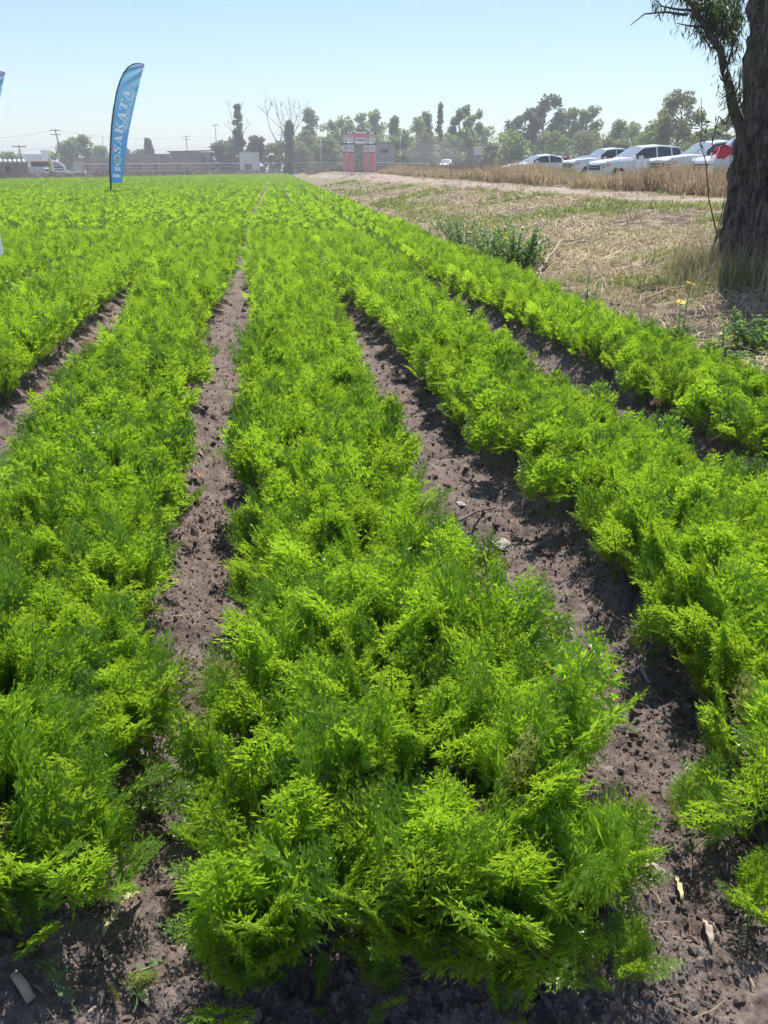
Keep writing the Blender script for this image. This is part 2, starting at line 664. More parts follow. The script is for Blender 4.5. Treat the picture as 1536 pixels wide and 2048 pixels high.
fr = np.random.default_rng(21)
def frond_set(detail, n, pairs=7, fat=1.0):
    """First two thirds: upright young leaves; last third: older leaves that arch over."""
    out = []
    for i in range(n):
        old = i >= n * 2 // 3
        out.append(frond(fr, L=fr.uniform(.30, .345) * (.82 if old else 1), lean0=fr.uniform(.02, .16), lean1=fr.uniform(.65, 1.15) if old else fr.uniform(.1, .55),
                         pairs=pairs, detail=detail, wide=fr.uniform(.9, 1.15), fat=fat))
    return out


FR2 = frond_set(2, 12, 7, .76)
FR1 = frond_set(1, 9, 6)
FR0 = frond_set(0, 6, 4)


def pick(r, n, u):
    return int(r.integers(n * 2 // 3, n)) if u > .72 else int(r.integers(0, n * 2 // 3))


def merge_fronds(items, fronds):
    """items: (choice, 3x3 matrix, offset, tone)"""
    V, Q, T, n = [], [], [], 0
    for c, M, off, tone in items:
        v, q = fronds[c]
        V.append(v @ M.T + off); Q.append(q + n); n += len(v)
        T.append(np.full(len(v), tone))
    return np.concatenate(V), np.concatenate(Q), np.concatenate(T)


def plant_items(r, nf, off=(0, 0, 0), tilt=(0, 0), scale=1.0, k=None, spread=1.0, loose=.03):
    items = []
    for az, lean, s, u in plant_layout(r, k, spread):
        M = rot_z(az) @ rot_y(lean) * (s * scale)
        if tilt[1]:
            M = rot_z(tilt[0]) @ rot_y(tilt[1]) @ rot_z(-tilt[0]) @ M
        base = np.array(off) + np.array([math.cos(az), math.sin(az), 0]) * .008 + np.array([r.normal(0, 1), r.normal(0, 1), 0]) * loose
        items.append((pick(r, nf, u), M, base, float(np.clip(r.normal(.52, .30), 0, 1.1))))
    return items


LINES = (-.195, -.065, .065, .195)


def bed_segment(r, length, fronds, per_m, k, scale=1.0, width=1.0):
    items = []
    for li in LINES:
        m = int(length * per_m)
        for i in range(m):
            y = (i + r.uniform(.1, .9)) / m * length - length / 2
            x = li * width + r.normal(0, .045)
            edge = abs(li) > .15
            tilt = (0 if x > 0 else math.pi, r.uniform(.0, .32) if edge else r.uniform(0, .1))
            items += plant_items(r, len(fronds), (x, y, -.01 if edge else .0), tilt, scale * r.uniform(.92, 1.06), k, .8 if edge else .5)
    v, q, t = merge_fronds(items, fronds)
    return v, q, t


sr = np.random.default_rng(5)
NEAR_Y = 2.5
FR15 = frond_set(2, 6, 5)
SEG_NEAR = [bed_segment(sr, .6, FR15, 12.5, 8) for _ in range(5)]
SEG_MID = [bed_segment(sr, .6, FR1, 12, 7) for _ in range(6)]
SEG_FAR = [bed_segment(sr, 1.4, FR0, 12, 6, 1.03) for _ in range(8)]
SEG_XFAR = [bed_segment(sr, 5.0, [ (v, q) for v, q in frond_set(0, 6, 2)], 6, 5, 1.1) for _ in range(5)]


def build_far_carrots():
    meshes = []
    for grp in (SEG_NEAR, SEG_MID, SEG_FAR, SEG_XFAR):
        for v, q, t in grp:
            meshes.append(mk_mesh('carrot_bed_piece', v, quads=q, attr={'tone': t}))
    oN = len(SEG_NEAR); o0 = oN + len(SEG_MID); o1 = o0 + len(SEG_FAR)
    P, R, S, I = [], [], [], []
    r = np.random.default_rng(77)
    for j in range(-46, 3):
        y = NEAR_Y if -1 <= j <= 1 else 1.0
        while True:
            d = math.hypot(j * ROW, y)
            if d < 5.5: ln, lo, n = .6, 0, oN
            elif d < 15: ln, lo, n = .6, oN, len(SEG_MID)
            elif d < 48: ln, lo, n = 1.4, o0, len(SEG_FAR)
            else: ln, lo, n = 5.0, o1, len(SEG_XFAR)
            yc = y + ln / 2
            x = float(row_c(yc)) + j * ROW + row_shift(j, yc)
            if y > float(far_end(x)) or y > 215: break
            if in_view(x, yc, 2.5):
                slope = float(row_c(yc + .5) - row_c(yc - .5))
                P.append((x + r.normal(0, .012), yc, hz(x, yc) if d < 16 else .10))
                R.append((0, 0, -math.atan(slope) + (math.pi if r.random() < .5 else 0)))
                w = (.88 if j == 2 else 1.0) * (.96 + .40 * float(sstep(6.0, 9.8, yc)) - .24 * float(sstep(13, 32, yc))) * (1 + .10 * float(vnoise(np.array([y * .5]), np.array([j * 7.3]), 8)[0]))
                S.append((w, 1.0, 1 + .22 * float(vnoise(np.array([y * .35]), np.array([j * 3.1]), 9)[0])))
                I.append(lo + int(r.integers(0, n)))
            y += ln
    o = scatter('carrot_foliage', P, R, S, I, meshes, M_carrot)
    tag(o, 'dense feathery green carrot tops filling the long beds towards the horizon', 'carrot tops', kind='stuff')


build_far_carrots()


def build_near_carrots():
    r = np.random.default_rng(99)
    fmesh = [mk_mesh('carrot_leaf', v, quads=q, attr={'tone': np.full(len(v), float(np.clip(r.normal(.5, .25), 0, 1)))}) for v, q in FR2]
    for m in fmesh: m.materials.append(M_carrot)
    ymesh = []
    for m in fmesh:
        y_ = m.copy(); y_.materials.clear(); y_.materials.append(M_carrot_dry); ymesh.append(y_)
    pm = {}
    for kind in ('mid', 'edge'):
        pm[kind] = []
        for i in range(7):
            tilt = (0, r.uniform(.0, .25)) if kind == 'edge' else (0, 0)
            v, q, t = merge_fronds(plant_items(r, len(FR2), tilt=tilt, spread=.8 if kind == 'edge' else .5), FR2)
            m = mk_mesh('carrot_plant', v, quads=q, attr={'tone': t}); m.materials.append(M_carrot)
            pm[kind].append(m)
    spots = []
    for j in (-1, 0, 1):
        y0 = {-1: 1.02, 0: .90, 1: .95}[j]
        for li in LINES:
            n = int((NEAR_Y - y0) * 14.5)
            for i in range(n):
                y = y0 + (i + r.uniform(.15, .85)) / n * (NEAR_Y - y0) + (.06 if abs(li) > .15 and i == 0 else 0)
                x = float(row_c(y)) + j * ROW + row_shift(j, y) + li * (1.06 + .25 * float(vnoise(np.array([y * 1.7]), np.array([j * 5.0 + li * 9]), 41)[0])) + r.normal(0, .045)
                if j == 0 and li < 0: x -= (.10 if li < -.1 else .04) * float(1 - sstep(1.5, 2.3, y))
                if in_view(x, y, .75):
                    spots.append((math.hypot(x, y), x, y, j, li))
    spots.sort()
    names = {-1: ('left', 'carrot plants of the bed left of the middle'), 0: ('middle', 'carrot plants of the middle bed'),
             1: ('right', 'carrot plants of the bed right of the middle')}
    lab = {-1: 'feathery green carrot plant packed among others in the near part of the left bed',
           0: 'feathery green carrot plant packed among others in the near part of the middle bed',
           1: 'feathery green carrot plant packed among others in the near part of the right bed'}
    for i, (d, x, y, j, li) in enumerate(spots[:330]):
        edge = abs(li) > .15
        out = 0.0 if li > 0 else math.pi
        sc = r.uniform(.92, 1.06)
        z = hz(x, y) - .006
        if i < 90:
            p = empty('carrot_plant', (x, y, z))
            front = y < 1.08
            tz = (-math.pi / 2 if front else out, r.uniform(.05, .4) if (edge or front) else r.uniform(0, .12))
            for c, M, off, tone in plant_items(r, len(FR2), tilt=tz, scale=sc, spread=.95 if (edge or front) else .55):
                f = obj('leaf', ymesh[c] if (edge or front) and r.random() < .03 else fmesh[c], None, p)
                f.matrix_local = Matrix.Translation(Vector(off)) @ Matrix(M.tolist()).to_4x4()
        else:
            m = pm['edge' if edge else 'mid'][int(r.integers(0, 7))]
            p = obj('carrot_plant', m, None, None, (x, y, z), (0, 0, out + r.normal(0, .35) if edge else r.uniform(0, 6.28)), sc)
        tag(p, lab[j], 'carrot plant', names[j][1])
    print('near carrot plants', len(spots))
    return fmesh


CARROT_LEAF_MESHES = build_near_carrots()

# ------------------------------------------------------------------ grass, straw, clods
def blades(P, h, az, lean, w, r, droop=.25):
    """Bent tapering blades; returns verts, quads, tris, tone."""
    P = np.asarray(P, float); n = len(P)
    dirv = np.stack([np.cos(az), np.sin(az), np.zeros(n)], 1)
    sa = az + math.pi / 2 + r.normal(0, .5, n)
    side = np.stack([np.cos(sa), np.sin(sa), np.zeros(n)], 1) * (np.asarray(w)[:, None] * .5)
    hh = np.asarray(h)[:, None]; le = np.asarray(lean)[:, None]
    mid = P + UP * hh * .58 * np.sqrt(np.clip(1 - (le * .5) ** 2, .1, 1)) + dirv * hh * le * .38
    tip = P + UP * hh * np.clip(1 - le * le * (.5 + droop), .05, 1) + dirv * hh * le
    V = np.stack([P - side, P + side, mid + side * .75, mid - side * .75, tip], 1).reshape(-1, 3)
    k = np.arange(n)[:, None] * 5
    return V, k + np.array([[0, 1, 2, 3]]), k + np.array([[3, 2, 4]]), np.repeat(np.clip(r.normal(.5, .28, n), 0, 1.1), 5)


def join_parts(parts):
    V, Q, T, A, n = [], [], [], [], 0
    for v, q, t, a in parts:
        V.append(v); A.append(a)
        if q is not None and len(q): Q.append(q + n)
        if t is not None and len(t): T.append(t + n)
        n += len(v)
    return np.concatenate(V), (np.concatenate(Q) if Q else None), (np.concatenate(T) if T else None), np.concatenate(A)


def litter(P, length, az, width, r, lift=.012, tiltmax=.18):
    """Flat bits of straw lying on the ground."""
    n = len(P)
    d = np.stack([np.cos(az), np.sin(az), r.uniform(-tiltmax, tiltmax, n)], 1)
    d = unit(d)
    side = unit(np.cross(d, UP + r.normal(0, .35, (n, 3)))) * (np.asarray(width)[:, None] * .5)
    c = P + UP * (lift + r.uniform(0, lift, n))[:, None]
    kink = r.normal(0, .12, (n, 3)) * np.asarray(length)[:, None]
    kink[:, 2] = np.abs(kink[:, 2]) * .5
    L = np.asarray(length)[:, None] * .5
    V = np.stack([c - d * L - side, c - d * L + side, c + kink * .5 + side, c + kink * .5 - side, c + d * L + side * .6, c + d * L - side * .6], 1).reshape(-1, 3)
    k = np.arange(n)[:, None] * 6
    Q = np.concatenate([k + np.array([[0, 1, 2, 3]]), k + np.array([[3, 2, 4, 5]])])
    return V, Q, None, np.repeat(np.clip(r.normal(.5, .3, n), 0, 1.1), 6)


def pts_on_ground(x, y):
    return np.stack([x, y, height(x, y)], 1)


def edge_rel(x, y):
    return x - row_c(np.clip(y, 0, 300)) - EDGE


def sample(n, r, near, far, power=1.0):
    """Points spread over the view wedge between two distances."""
    u = r.uniform(0, 1, n) ** power
    d = near * (far / near) ** u
    a = r.uniform(-.62, .62, n) + YAW
    return d * np.sin(a), d * np.cos(a)


def clod_mesh(r, sub=1):
    import bmesh
    bm = bmesh.new()
    bmesh.ops.create_icosphere(bm, subdivisions=sub, radius=1)
    s = r.uniform(.7, 1.25, 3)
    for v in bm.verts:
        n = r.uniform(.6, 1.35)
        v.co = Vector((v.co.x * s[0] * n, v.co.y * s[1] * n, v.co.z * s[2] * n * .75))
    me = bpy.data.meshes.new('clod')
    bm.to_mesh(me); bm.free()
    return me


def build_near_ground_cover():
    r = np.random.default_rng(3)
    # crumbs and clods of soil
    x, y = sample(110000, r, .85, 9.0, 1.1)
    e = edge_rel(x, y)
    rel = x - row_c(y)
    j = np.clip(np.round(rel / ROW), -30, 2); d = np.abs(rel - j * ROW)
    depth = x * FV[0] + y * FV[1]
    keep = (e < .9) & ((d > .26) | (depth < 1.2))
    keep &= r.uniform(0, 1, len(x)) < .35 + .9 * (vnoise(x * 3, y * 3, 51) + .35)
    x, y = x[keep], y[keep]
    P = pts_on_ground(x, y)
    s = r.lognormal(math.log(.0026), .60, len(x)) * (.8 + .16 * np.hypot(x, y))
    big = r.uniform(0, 1, len(x)) < .006
    s = np.where(big, s * 3.2, s)
    s = np.clip(s, .0010, .017 + .002 * np.hypot(x, y))
    P[:, 2] += s * .25
    o = scatter('soil_crumbs', P, r.uniform(0, 6.28, (len(x), 3)), s, r.integers(0, 6, len(x)), [clod_mesh(r) for _ in range(6)], M_soil)
    tag(o, 'loose dark crumbs and clods of soil lying in the furrows', 'soil crumbs', kind='stuff')

    # straw bits: few in the furrows, a mat of them on the verge
    parts = []
    x, y = sample(16000, r, .9, 16, 1.0)
    e = edge_rel(x, y); rel = x - row_c(y); j = np.clip(np.round(rel / ROW), -30, 2); d = np.abs(rel - j * ROW)
    depth = x * FV[0] + y * FV[1]
    keep = (r.uniform(0, 1, len(x)) < .35 + .65 * sstep(1.2, 3, depth)) & (e < .4) & ((d > .24) | (depth < 1.15)) & (r.uniform(0, 1, len(x)) < .16 + 1.2 * np.clip(vnoise(x * 1.6, y * 1.6, 61) + .05, 0, 1))
    x, y = x[keep], y[keep]
    n = len(x)
    parts.append(litter(pts_on_ground(x, y), r.uniform(.012, .07, n), r.uniform(0, 6.28, n), r.uniform(.001, .003, n), r, .006))
    v, q, t, a = join_parts(parts)
    tag(obj('furrow_straw', mk_mesh('furrow_straw', v, quads=q, tris=t, attr={'tone': a}), M_furrowstraw),
        'scattered bits of dry straw lying on the soil between the beds', 'straw', kind='stuff')

    parts = []
    x, y = sample(60000, r, 4.0, 40, 1.0)
    e = edge_rel(x, y)
    dens = np.clip(.42 + 2.6 * vnoise(x * .38, y * .38, 71) + .9 * vnoise(x * 1.3, y * 1.3, 72), 0.04, 1)
    keep = (e > .25) & (e < 16) & (track_dist(x, y) > 1.6) & (r.uniform(0, 1, len(x)) < dens)
    x, y = x[keep], y[keep]; n = len(x)
    dist = np.hypot(x, y)
    flow = 1.2 + 2.4 * vnoise(x * .5, y * .5, 73) + r.normal(0, .55, n)
    parts.append(litter(pts_on_ground(x, y), r.uniform(.10, .45, n) * (1 + dist * .012), flow, .0028 + .00055 * dist * r.uniform(.5, 1.3, n), r, .03, .35))
    v, q, t, a = join_parts(parts)
    tag(obj('verge_straw', mk_mesh('verge_straw', v, quads=q, tris=t, attr={'tone': a}), M_straw),
        'mat of flattened dry straw on the verge between field and track', 'straw', kind='stuff')

    # grass tufts on the verge
    def tufts(name, label, cat, mat, cx, cyy, per, hlo, hhi, wid, spread, seedr, leanlo=.1, leanhi=.8):
        n = len(cx)
        bx = np.repeat(cx, per) + seedr.normal(0, spread, n * per)
        by = np.repeat(cyy, per) + seedr.normal(0, spread, n * per)
        hh = np.repeat(seedr.uniform(hlo, hhi, n), per) * seedr.uniform(.5, 1.1, n * per)
        v, q, t, a = blades(pts_on_ground(bx, by) - UP * .01, hh, seedr.uniform(0, 6.28, n * per),
                            seedr.uniform(leanlo, leanhi, n * per), wid(np.hypot(bx, by)), seedr)
        return tag(obj(name, mk_mesh(name, v, quads=q, tris=t, attr={'tone': a}), mat), label, cat, kind='stuff')

    x, y = sample(30000, r, 5.0, 70, .75)
    e = edge_rel(x, y)
    patch = vnoise(x * .32, y * .32, 81) + .5 * vnoise(x * 1.1, y * 1.1, 82)
    k = (e > 1.0) & (e < 14) & (track_dist(x, y) > 1.7) & (patch > .0)
    tufts('green_verge_grass', 'patches of short yellow-green grass on the dry verge', 'grass', M_palegrass, x[k], y[k], 10, .08, .26,
          lambda d: .003 + .0009 * d, .07, r, .3, 1.0)
    k = (e > .6) & (e < 14) & (track_dist(x, y) > 1.7) & (patch <= .0) & (r.uniform(0, 1, len(x)) < .55)
    tufts('dry_verge_grass', 'thin dry grass standing on the straw covered verge', 'grass', M_straw, x[k], y[k], 7, .06, .24,
          lambda d: .0025 + .0007 * d, .09, r, .3, 1.0)

    # long grass round the foot of the big tree
    g0 = ground(1440, 560)
    n = 640
    a = r.uniform(0, 6.28, n); rr = .45 + np.abs(r.normal(0, .45, n))
    tx, ty = TREE[0] + rr * np.cos(a) * 1.1, TREE[1] - .15 + rr * np.sin(a)
    tufts('grass_round_trunk', 'long straggly grass growing round the foot of the big trunk', 'grass', M_palegrass, tx[::2], ty[::2], 12, .2, .55,
          lambda d: .006 + 0 * d, .06, r, .1, .8)
    tufts('dry_grass_round_trunk', 'tall dry straw leaning against the foot of the big trunk', 'grass', M_straw, tx[1::2], ty[1::2], 12, .25, .75,
          lambda d: .006 + 0 * d, .08, r, .1, .7)

    # tall dry grass between the track and the parked cars
    n = 15000
    xs, ys = [], []
    for _ in range(n):
        u = r.uniform(0, 1) ** 1.0
        k = u * (len(TRACK) - 2); i = 1 + int(min(k, len(TRACK) - 3)); f = k - int(k) if k < len(TRACK) - 2 else 1
        p = TRACK[i] * (1 - f) + TRACK[min(i + 1, len(TRACK) - 1)] * f
        off = 1.7 + abs(r.normal(0, 1.0)) + r.uniform(0, 2.4) * u ** .5
        sg = TRACK[min(i + 1, len(TRACK) - 1)] - TRACK[i]
        nx = np.array([-sg[1], sg[0]]) / np.linalg.norm(sg)
        if nx @ p < 0: nx = -nx
        q = p + nx * off
        xs.append(q[0]); ys.append(q[1])
    xs, ys = np.array(xs), np.array(ys)
    k = (track_dist(xs, ys) > 1.5 + .8 * vnoise(xs * .4, ys * .4, 91)) & (vnoise(xs * .35, ys * .35, 92) > -.30)
    xs, ys = xs[k], ys[k]
    hscale = .38 + .75 * (vnoise(xs * .45, ys * .3, 93) + .5)
    m = 5
    bx = np.repeat(xs, m) + r.normal(0, .10, len(xs) * m); by = np.repeat(ys, m) + r.normal(0, .10, len(xs) * m)
    hh = np.repeat(hscale, m) * r.uniform(.45, 1.05, len(bx)) * .95
    d = np.hypot(bx, by)
    sel = vnoise(bx * .22, by * .22, 95) + r.normal(0, .18, len(bx)) > .08
    for nm, mk, mt, lab in (('tall_dry_grass', ~sel, M_drygrass, 'tall reddish dry grass growing in front of the parked cars'),
                            ('pale_tall_grass', sel & (r.uniform(0, 1, len(bx)) < .75), M_tallpale, 'yellowish clumps of tall grass mixed in front of the parked cars')):
        k_ = int(mk.sum())
        v, q, t, a = blades(pts_on_ground(bx[mk], by[mk]), hh[mk] * r.uniform(.7, 1.25, k_), r.uniform(0, 6.28, k_), r.uniform(.05, .95, k_), (.006 + .00075 * d[mk]) * r.uniform(.5, 1.3, k_), r)
        tag(obj(nm, mk_mesh(nm, v, quads=q, tris=t, attr={'tone': np.clip(a + .5 * np.repeat(vnoise(bx[mk] * .9, by[mk] * .9, 96), 5), 0, 1.1)}), mt), lab, 'dry grass', kind='stuff')
    # stray tufts on the track
    x, y = sample(5000, r, 16, 80, .9)
    k = (track_dist(x, y) < 1.7) & (vnoise(x * .8, y * .8, 97) > .05)
    tufts('track_grass', 'sparse short dry grass growing on the dusty track', 'grass', M_straw, x[k], y[k], 8, .05, .22, lambda d: .004 + .0007 * d, .12, r, .3, 1.0)


TREE = ground(1545, 548)[:2]
build_near_ground_cover()


M_redweed = plain('red_dry_weed', (.42, .15, .08), .8, var=.3, scale=40)
# ------------------------------------------------------------------ small single things on the soil
M_stone = plain('pale_stone', (.42, .37, .32), .9, var=.25, scale=30, bumps=.5)
M_twig = plain('grey_twig', (.13, .10, .085), .9, var=.3, scale=30)
M_palewood = plain('bleached_wood', (.36, .30, .235), .85, var=.25, scale=18, bumps=.3)
M_paleleaf = plain('pale_dead_leaf', (.46, .39, .22), .6, var=.2, scale=25)
M_brownleaf = plain('brown_dead_leaf', (.33, .17, .10), .7, var=.3, scale=25)
M_yellow = plain('yellow_petal', (.80, .50, .015), .5, var=.1, scale=60)
M_orange_disc = plain('flower_disc', (.45, .22, .02), .8)
M_stemgreen = plain('green_stem', (.09, .14, .05), .6)
M_clover = plain('clover_leaf', (.035, .12, .035), .45, var=.2, scale=40)
M_plasticw = plain('white_plastic', (.78, .78, .76), .5, var=.06)


def small_things():
    r = np.random.default_rng(12)
    stones = [(1003, 1094, .033, 'largest pale stone in the furrow right of the middle bed'),
              (1086, 1188, .017, 'small flat beige stone below the largest stone in the right furrow'),
              (1117, 1245, .023, 'white angular stone in the furrow beside the right bed'),
              (1177, 1297, .014, 'little grey stone near the carrot stems of the right bed'),
              (921, 1010, .016, 'round beige stone above the dark twig in the furrow'),
              (1066, 1296, .011, 'tiny pale pebble in the middle of the right furrow')]
    for px, py, s, lab in stones:
        p = ground(px, py)
        o = obj('stone', clod_mesh(r, 2), M_stone, None, (p[0], p[1], p[2] + s * .35), (0, 0, r.uniform(0, 6)), (s * 1.15, s, s * .9))
        tag(o, lab, 'stone', 'pale stones in the right furrow')
    # dark twig across the furrow
    a, b = ground(905, 1052), ground(1002, 1012)
    pts = [a + (b - a) * u + np.array([0, 0, .012 + .008 * math.sin(u * 5)]) + RV * .01 * math.sin(u * 9) for u in np.linspace(0, 1, 9)]
    tag(MB().tube(pts, [.007 - .0035 * u for u in np.linspace(0, 1, 9)], 6).build('twig', M_twig, None, True), 'dark thin twig lying across the right furrow', 'twig')

    def strip_leaf(name, lab, px0, py0, px1, py1, w, mat, curl=.03, cat='dead leaf'):
        a, b = ground(px0, py0), ground(px1, py1)
        d = b - a; sd = np.cross(d, UP); sd /= np.linalg.norm(sd)
        V, F = [], []
        n = 12
        for i in range(n + 1):
            u = i / n
            ww = w * math.sin(math.pi * (.06 + .9 * u)) ** .7
            c = a + d * u + UP * (.012 + curl * math.sin(u * 3.0) + .004 * math.sin(u * 17))
            tw = .5 * math.sin(u * 4 + .4)
            s3 = sd * math.cos(tw) + UP * math.sin(tw)
            V += [c - s3 * ww, c - UP * .003, c + s3 * ww]
            if i: k = 3 * i; F += [(k - 3, k - 2, k + 1, k), (k - 2, k - 1, k + 2, k + 1)]
        m = MB().add(V, F)
        o = m.build(name, mat, None, True)
        sol = o.modifiers.new('thickness', 'SOLIDIFY'); sol.thickness = .0012
        return tag(o, lab, cat)
    strip_leaf('dead_leaf', 'long pale yellow dead leaf on the soil left of the middle bed', 208, 1884, 286, 1795, .011, M_paleleaf)
    strip_leaf('dead_leaf', 'short pale straw leaf lying flat at the bottom left', 275, 1975, 300, 2022, .008, M_paleleaf, .006)
    strip_leaf('dead_leaf', 'brown curled leaf beside the right end of the middle bed', 1270, 1742, 1322, 1758, .014, M_palewood, .02)
    strip_leaf('dead_leaf', 'pale upright straw strip near the bottom right corner', 1404, 1850, 1420, 1905, .007, M_palewood, .02)
    strip_leaf('dead_leaf', 'thin bleached strip on the soil by the lone carrot plant', 1350, 1760, 1362, 1808, .005, M_paleleaf, .01)
    strip_leaf('dead_leaf', 'reddish brown dead leaf in the left furrow near the front', 262, 1486, 303, 1500, .014, M_brownleaf, .02)
    strip_leaf('dead_leaf', 'tan dead leaf just below the reddish one in the left furrow', 270, 1512, 300, 1524, .010, M_palewood, .015)
    strip_leaf('dead_leaf', 'orange brown leaf lying in the left furrow further up', 388, 957, 404, 966, .014, M_brownleaf, .02)
    strip_leaf('dead_leaf', 'narrow bleached leaf slanting in the upper left furrow', 391, 902, 408, 920, .007, M_palewood, .01)
    # broken stalk at the bottom left
    a, b = ground(66, 2012), ground(32, 1958)
    tag(MB().tube([a + UP * .012, (a + b) / 2 + UP * .02, b + UP * .014], [.009, .0085, .008], 7).build('broken_stalk', M_palewood, None, True),
        'short broken grey stalk lying at the bottom left corner', 'stalk')
    a, b = ground(1420, 1905), ground(1480, 1850)
    # white plant tag
    p = ground(1193, 1317)
    o = MB().box((0, 0, .03), (.010, .0015, .06), 0, 0).build('plant_tag', M_plasticw, None, loc=(p[0], p[1], p[2]), rot=(-.9, 0.1, .3))
    tag(o, 'small white plastic tag lying in the right furrow', 'tag')
    # weathered hose end under the right bed
    pts = [ground(1283, 1346) + UP * .012, ground(1290, 1362) + UP * .015, ground(1298, 1376) + UP * .012]
    tag(MB().tube(pts, .006, 7).build('drip_hose', plain('old_hose', (.25, .25, .26), .5), None, True), 'short piece of grey hose at the foot of the right bed', 'hose')

    # three-leaved clover under the near end of the middle bed
    p = ground(975, 1965)
    root = empty('clover', (p[0], p[1], p[2]))
    MB().tube([(0, 0, 0), (.004, 0, .03), (0, .004, .065)], .0016, 5).build('stem', M_stemgreen, root)
    for k in range(3):
        a = -1.57 + (k - 1) * 1.5
        V = [(0, 0, 0)]
        for w in np.linspace(-1, 1, 9):
            rr = .030 * (1 - .25 * (1 - abs(w)) ** 4) * (1 if abs(w) < .95 else .8)
            V.append((rr * math.cos(w * .72), rr * math.sin(w * .72), .004 * math.cos(w * 3)))
        m = MB().add(V, [(0, i, i + 1) for i in range(1, 9)])
        l = m.build('leaflet', M_clover, root, loc=(0, .004, .066), rot=(0, .25, a))
    tag(root, 'three leaved clover growing at the near foot of the middle bed', 'clover')

    # carrot plants that stand apart
    def lone(px, py, k, sc, lab, tiltaz=0, tilt=0.0, spread=1.0, mat=None, azs=None):
        p = ground(px, py)
        root = empty('carrot_plant', (p[0], p[1], p[2] - .004))
        rr = np.random.default_rng(int(px))
        for c, M, off, tone in plant_items(rr, len(FR2), tilt=(tiltaz, tilt), scale=sc, k=k, spread=spread, loose=.004):
            me = CARROT_LEAF_MESHES[c]
            if mat is not None:
                me = me.copy(); me.materials.clear(); me.materials.append(mat)
            f = obj('leaf', me, None, root)
            f.matrix_local = Matrix.Translation(Vector(off)) @ Matrix(M.tolist()).to_4x4()
        return tag(root, lab, 'carrot plant', 'carrot plants standing apart from the beds')
    lone(1378, 1690, 6, .66, 'lone young carrot plant rising from bare soil at the lower right')
    lone(60, 1900, 7, .60, 'small carrot plant with bluish leaves at the lower left corner', spread=1.4)
    lone(215, 1958, 4, .34, 'wilted yellow carrot seedling lying on the soil at lower left', -.4, 1.15, 1.2, M_carrot_dry)
    lone(780, 2005, 7, .42, 'low carrot plant with thin leaves at the bottom edge below the middle bed', spread=1.5)
    lone(1000, 2035, 8, .50, 'small carrot plant at the bottom edge right of the clover', spread=1.4)
    lone(1250, 1985, 7, .48, 'carrot plant with spreading leaves at the bottom right of the middle bed', spread=1.5)
    lone(1500, 1850, 7, .52, 'carrot plant with bright leaves at the lower right edge', spread=1.2)
    lone(690, 1835, 11, .95, 'full carrot plant at the very front of the middle bed, left of its centre', -1.57, .25, 1.1)
    lone(800, 1850, 11, .95, 'full carrot plant at the very front of the middle bed, right of its centre', -1.57, .3, 1.1)
    lone(1300, 1328, 5, .8, 'upright carrot plant with bare stalks at the left foot of the right bed', spread=.6)
    lone(640, 2000, 5, .34, 'tiny carrot plant beside dry straw at the bottom edge', spread=1.5)
    lone(590, 1930, 6, .55, 'dark carrot plant under the near end of the middle bed', spread=1.5)
    lone(1100, 1930, 7, .62, 'shaded carrot plant leaning out of the near end of the middle bed', -1.2, .4, 1.3)

    # thin weeds creeping over the soil
    def creeper(pxs, lab):
        pts = [ground(px, py) + UP * .02 for px, py in pxs]
        fine = [pts[0] + (pts[-1] - pts[0]) * u for u in np.linspace(0, 1, 8)]
        fine = [p + RV * .012 * math.sin(3 * i) + UP * .012 * math.sin(i * .45) for i, p in enumerate(fine)]
        root = empty('creeping_weed', tuple(fine[0]))
        MB().tube([p - fine[0] for p in fine], .0016, 5).build('stem', M_stemgreen, root)
        for i, p in enumerate(fine[2:]):
            for sg in (-1, 1):
                b = (p - fine[0])[None]; dd = unit((RV * sg + FV * r.normal(.3, .3) + UP * .5)[None]); ss = unit(np.cross(dd, UP))
                v, q = diamonds(b, dd, ss, np.array([.022]), np.array([.008]))
                obj('leaf', mk_mesh('leaf', v, quads=q, attr={'tone': np.full(4, .6)}), M_weed, root)
        tag(root, lab, 'weed', 'thin weeds on bare soil')
    creeper([(270, 2040), (310, 1945)], 'thin creeping weed on the bare soil at the bottom left')
    creeper([(160, 2048), (95, 1945)], 'sparse creeping weed stem beside the broken stalk')
    creeper([(450, 2040), (515, 1965)], 'thin creeping weed below the near end of the middle bed')
    creeper([(1225, 1440), (1262, 1478)], 'small round leaved weed on the soil of the right furrow')

    # seedlings of grass in the left furrow
    for i, (px, py) in enumerate([(430, 925), (412, 905), (440, 1060), (452, 775), (470, 650), (400, 1010)]):
        p = ground(px, py)
        n = 9
        v, q, t, a = blades(np.zeros((n, 3)) + r.normal(0, .006, (n, 3)) * [1, 1, 0], r.uniform(.04, .10, n), r.uniform(0, 6.28, n), r.uniform(.3, 1, n), np.full(n, .004), r)
        lab = ['pale grass seedling in the left furrow beside a bleached leaf', 'pale grass seedling just above another in the left furrow',
               'thin grass seedling in the left furrow nearer the camera', 'grass seedling in the upper left furrow by the middle bed',
               'grass seedling at the far bare end of the left furrow', 'grass seedling at the left side of the left furrow'][i]
        tag(obj('grass_seedling', mk_mesh('grass_seedling', v, quads=q, tris=t, attr={'tone': a}), M_palegrass, None, tuple(p)), lab, 'grass', 'grass seedlings in the left furrow')


small_things()


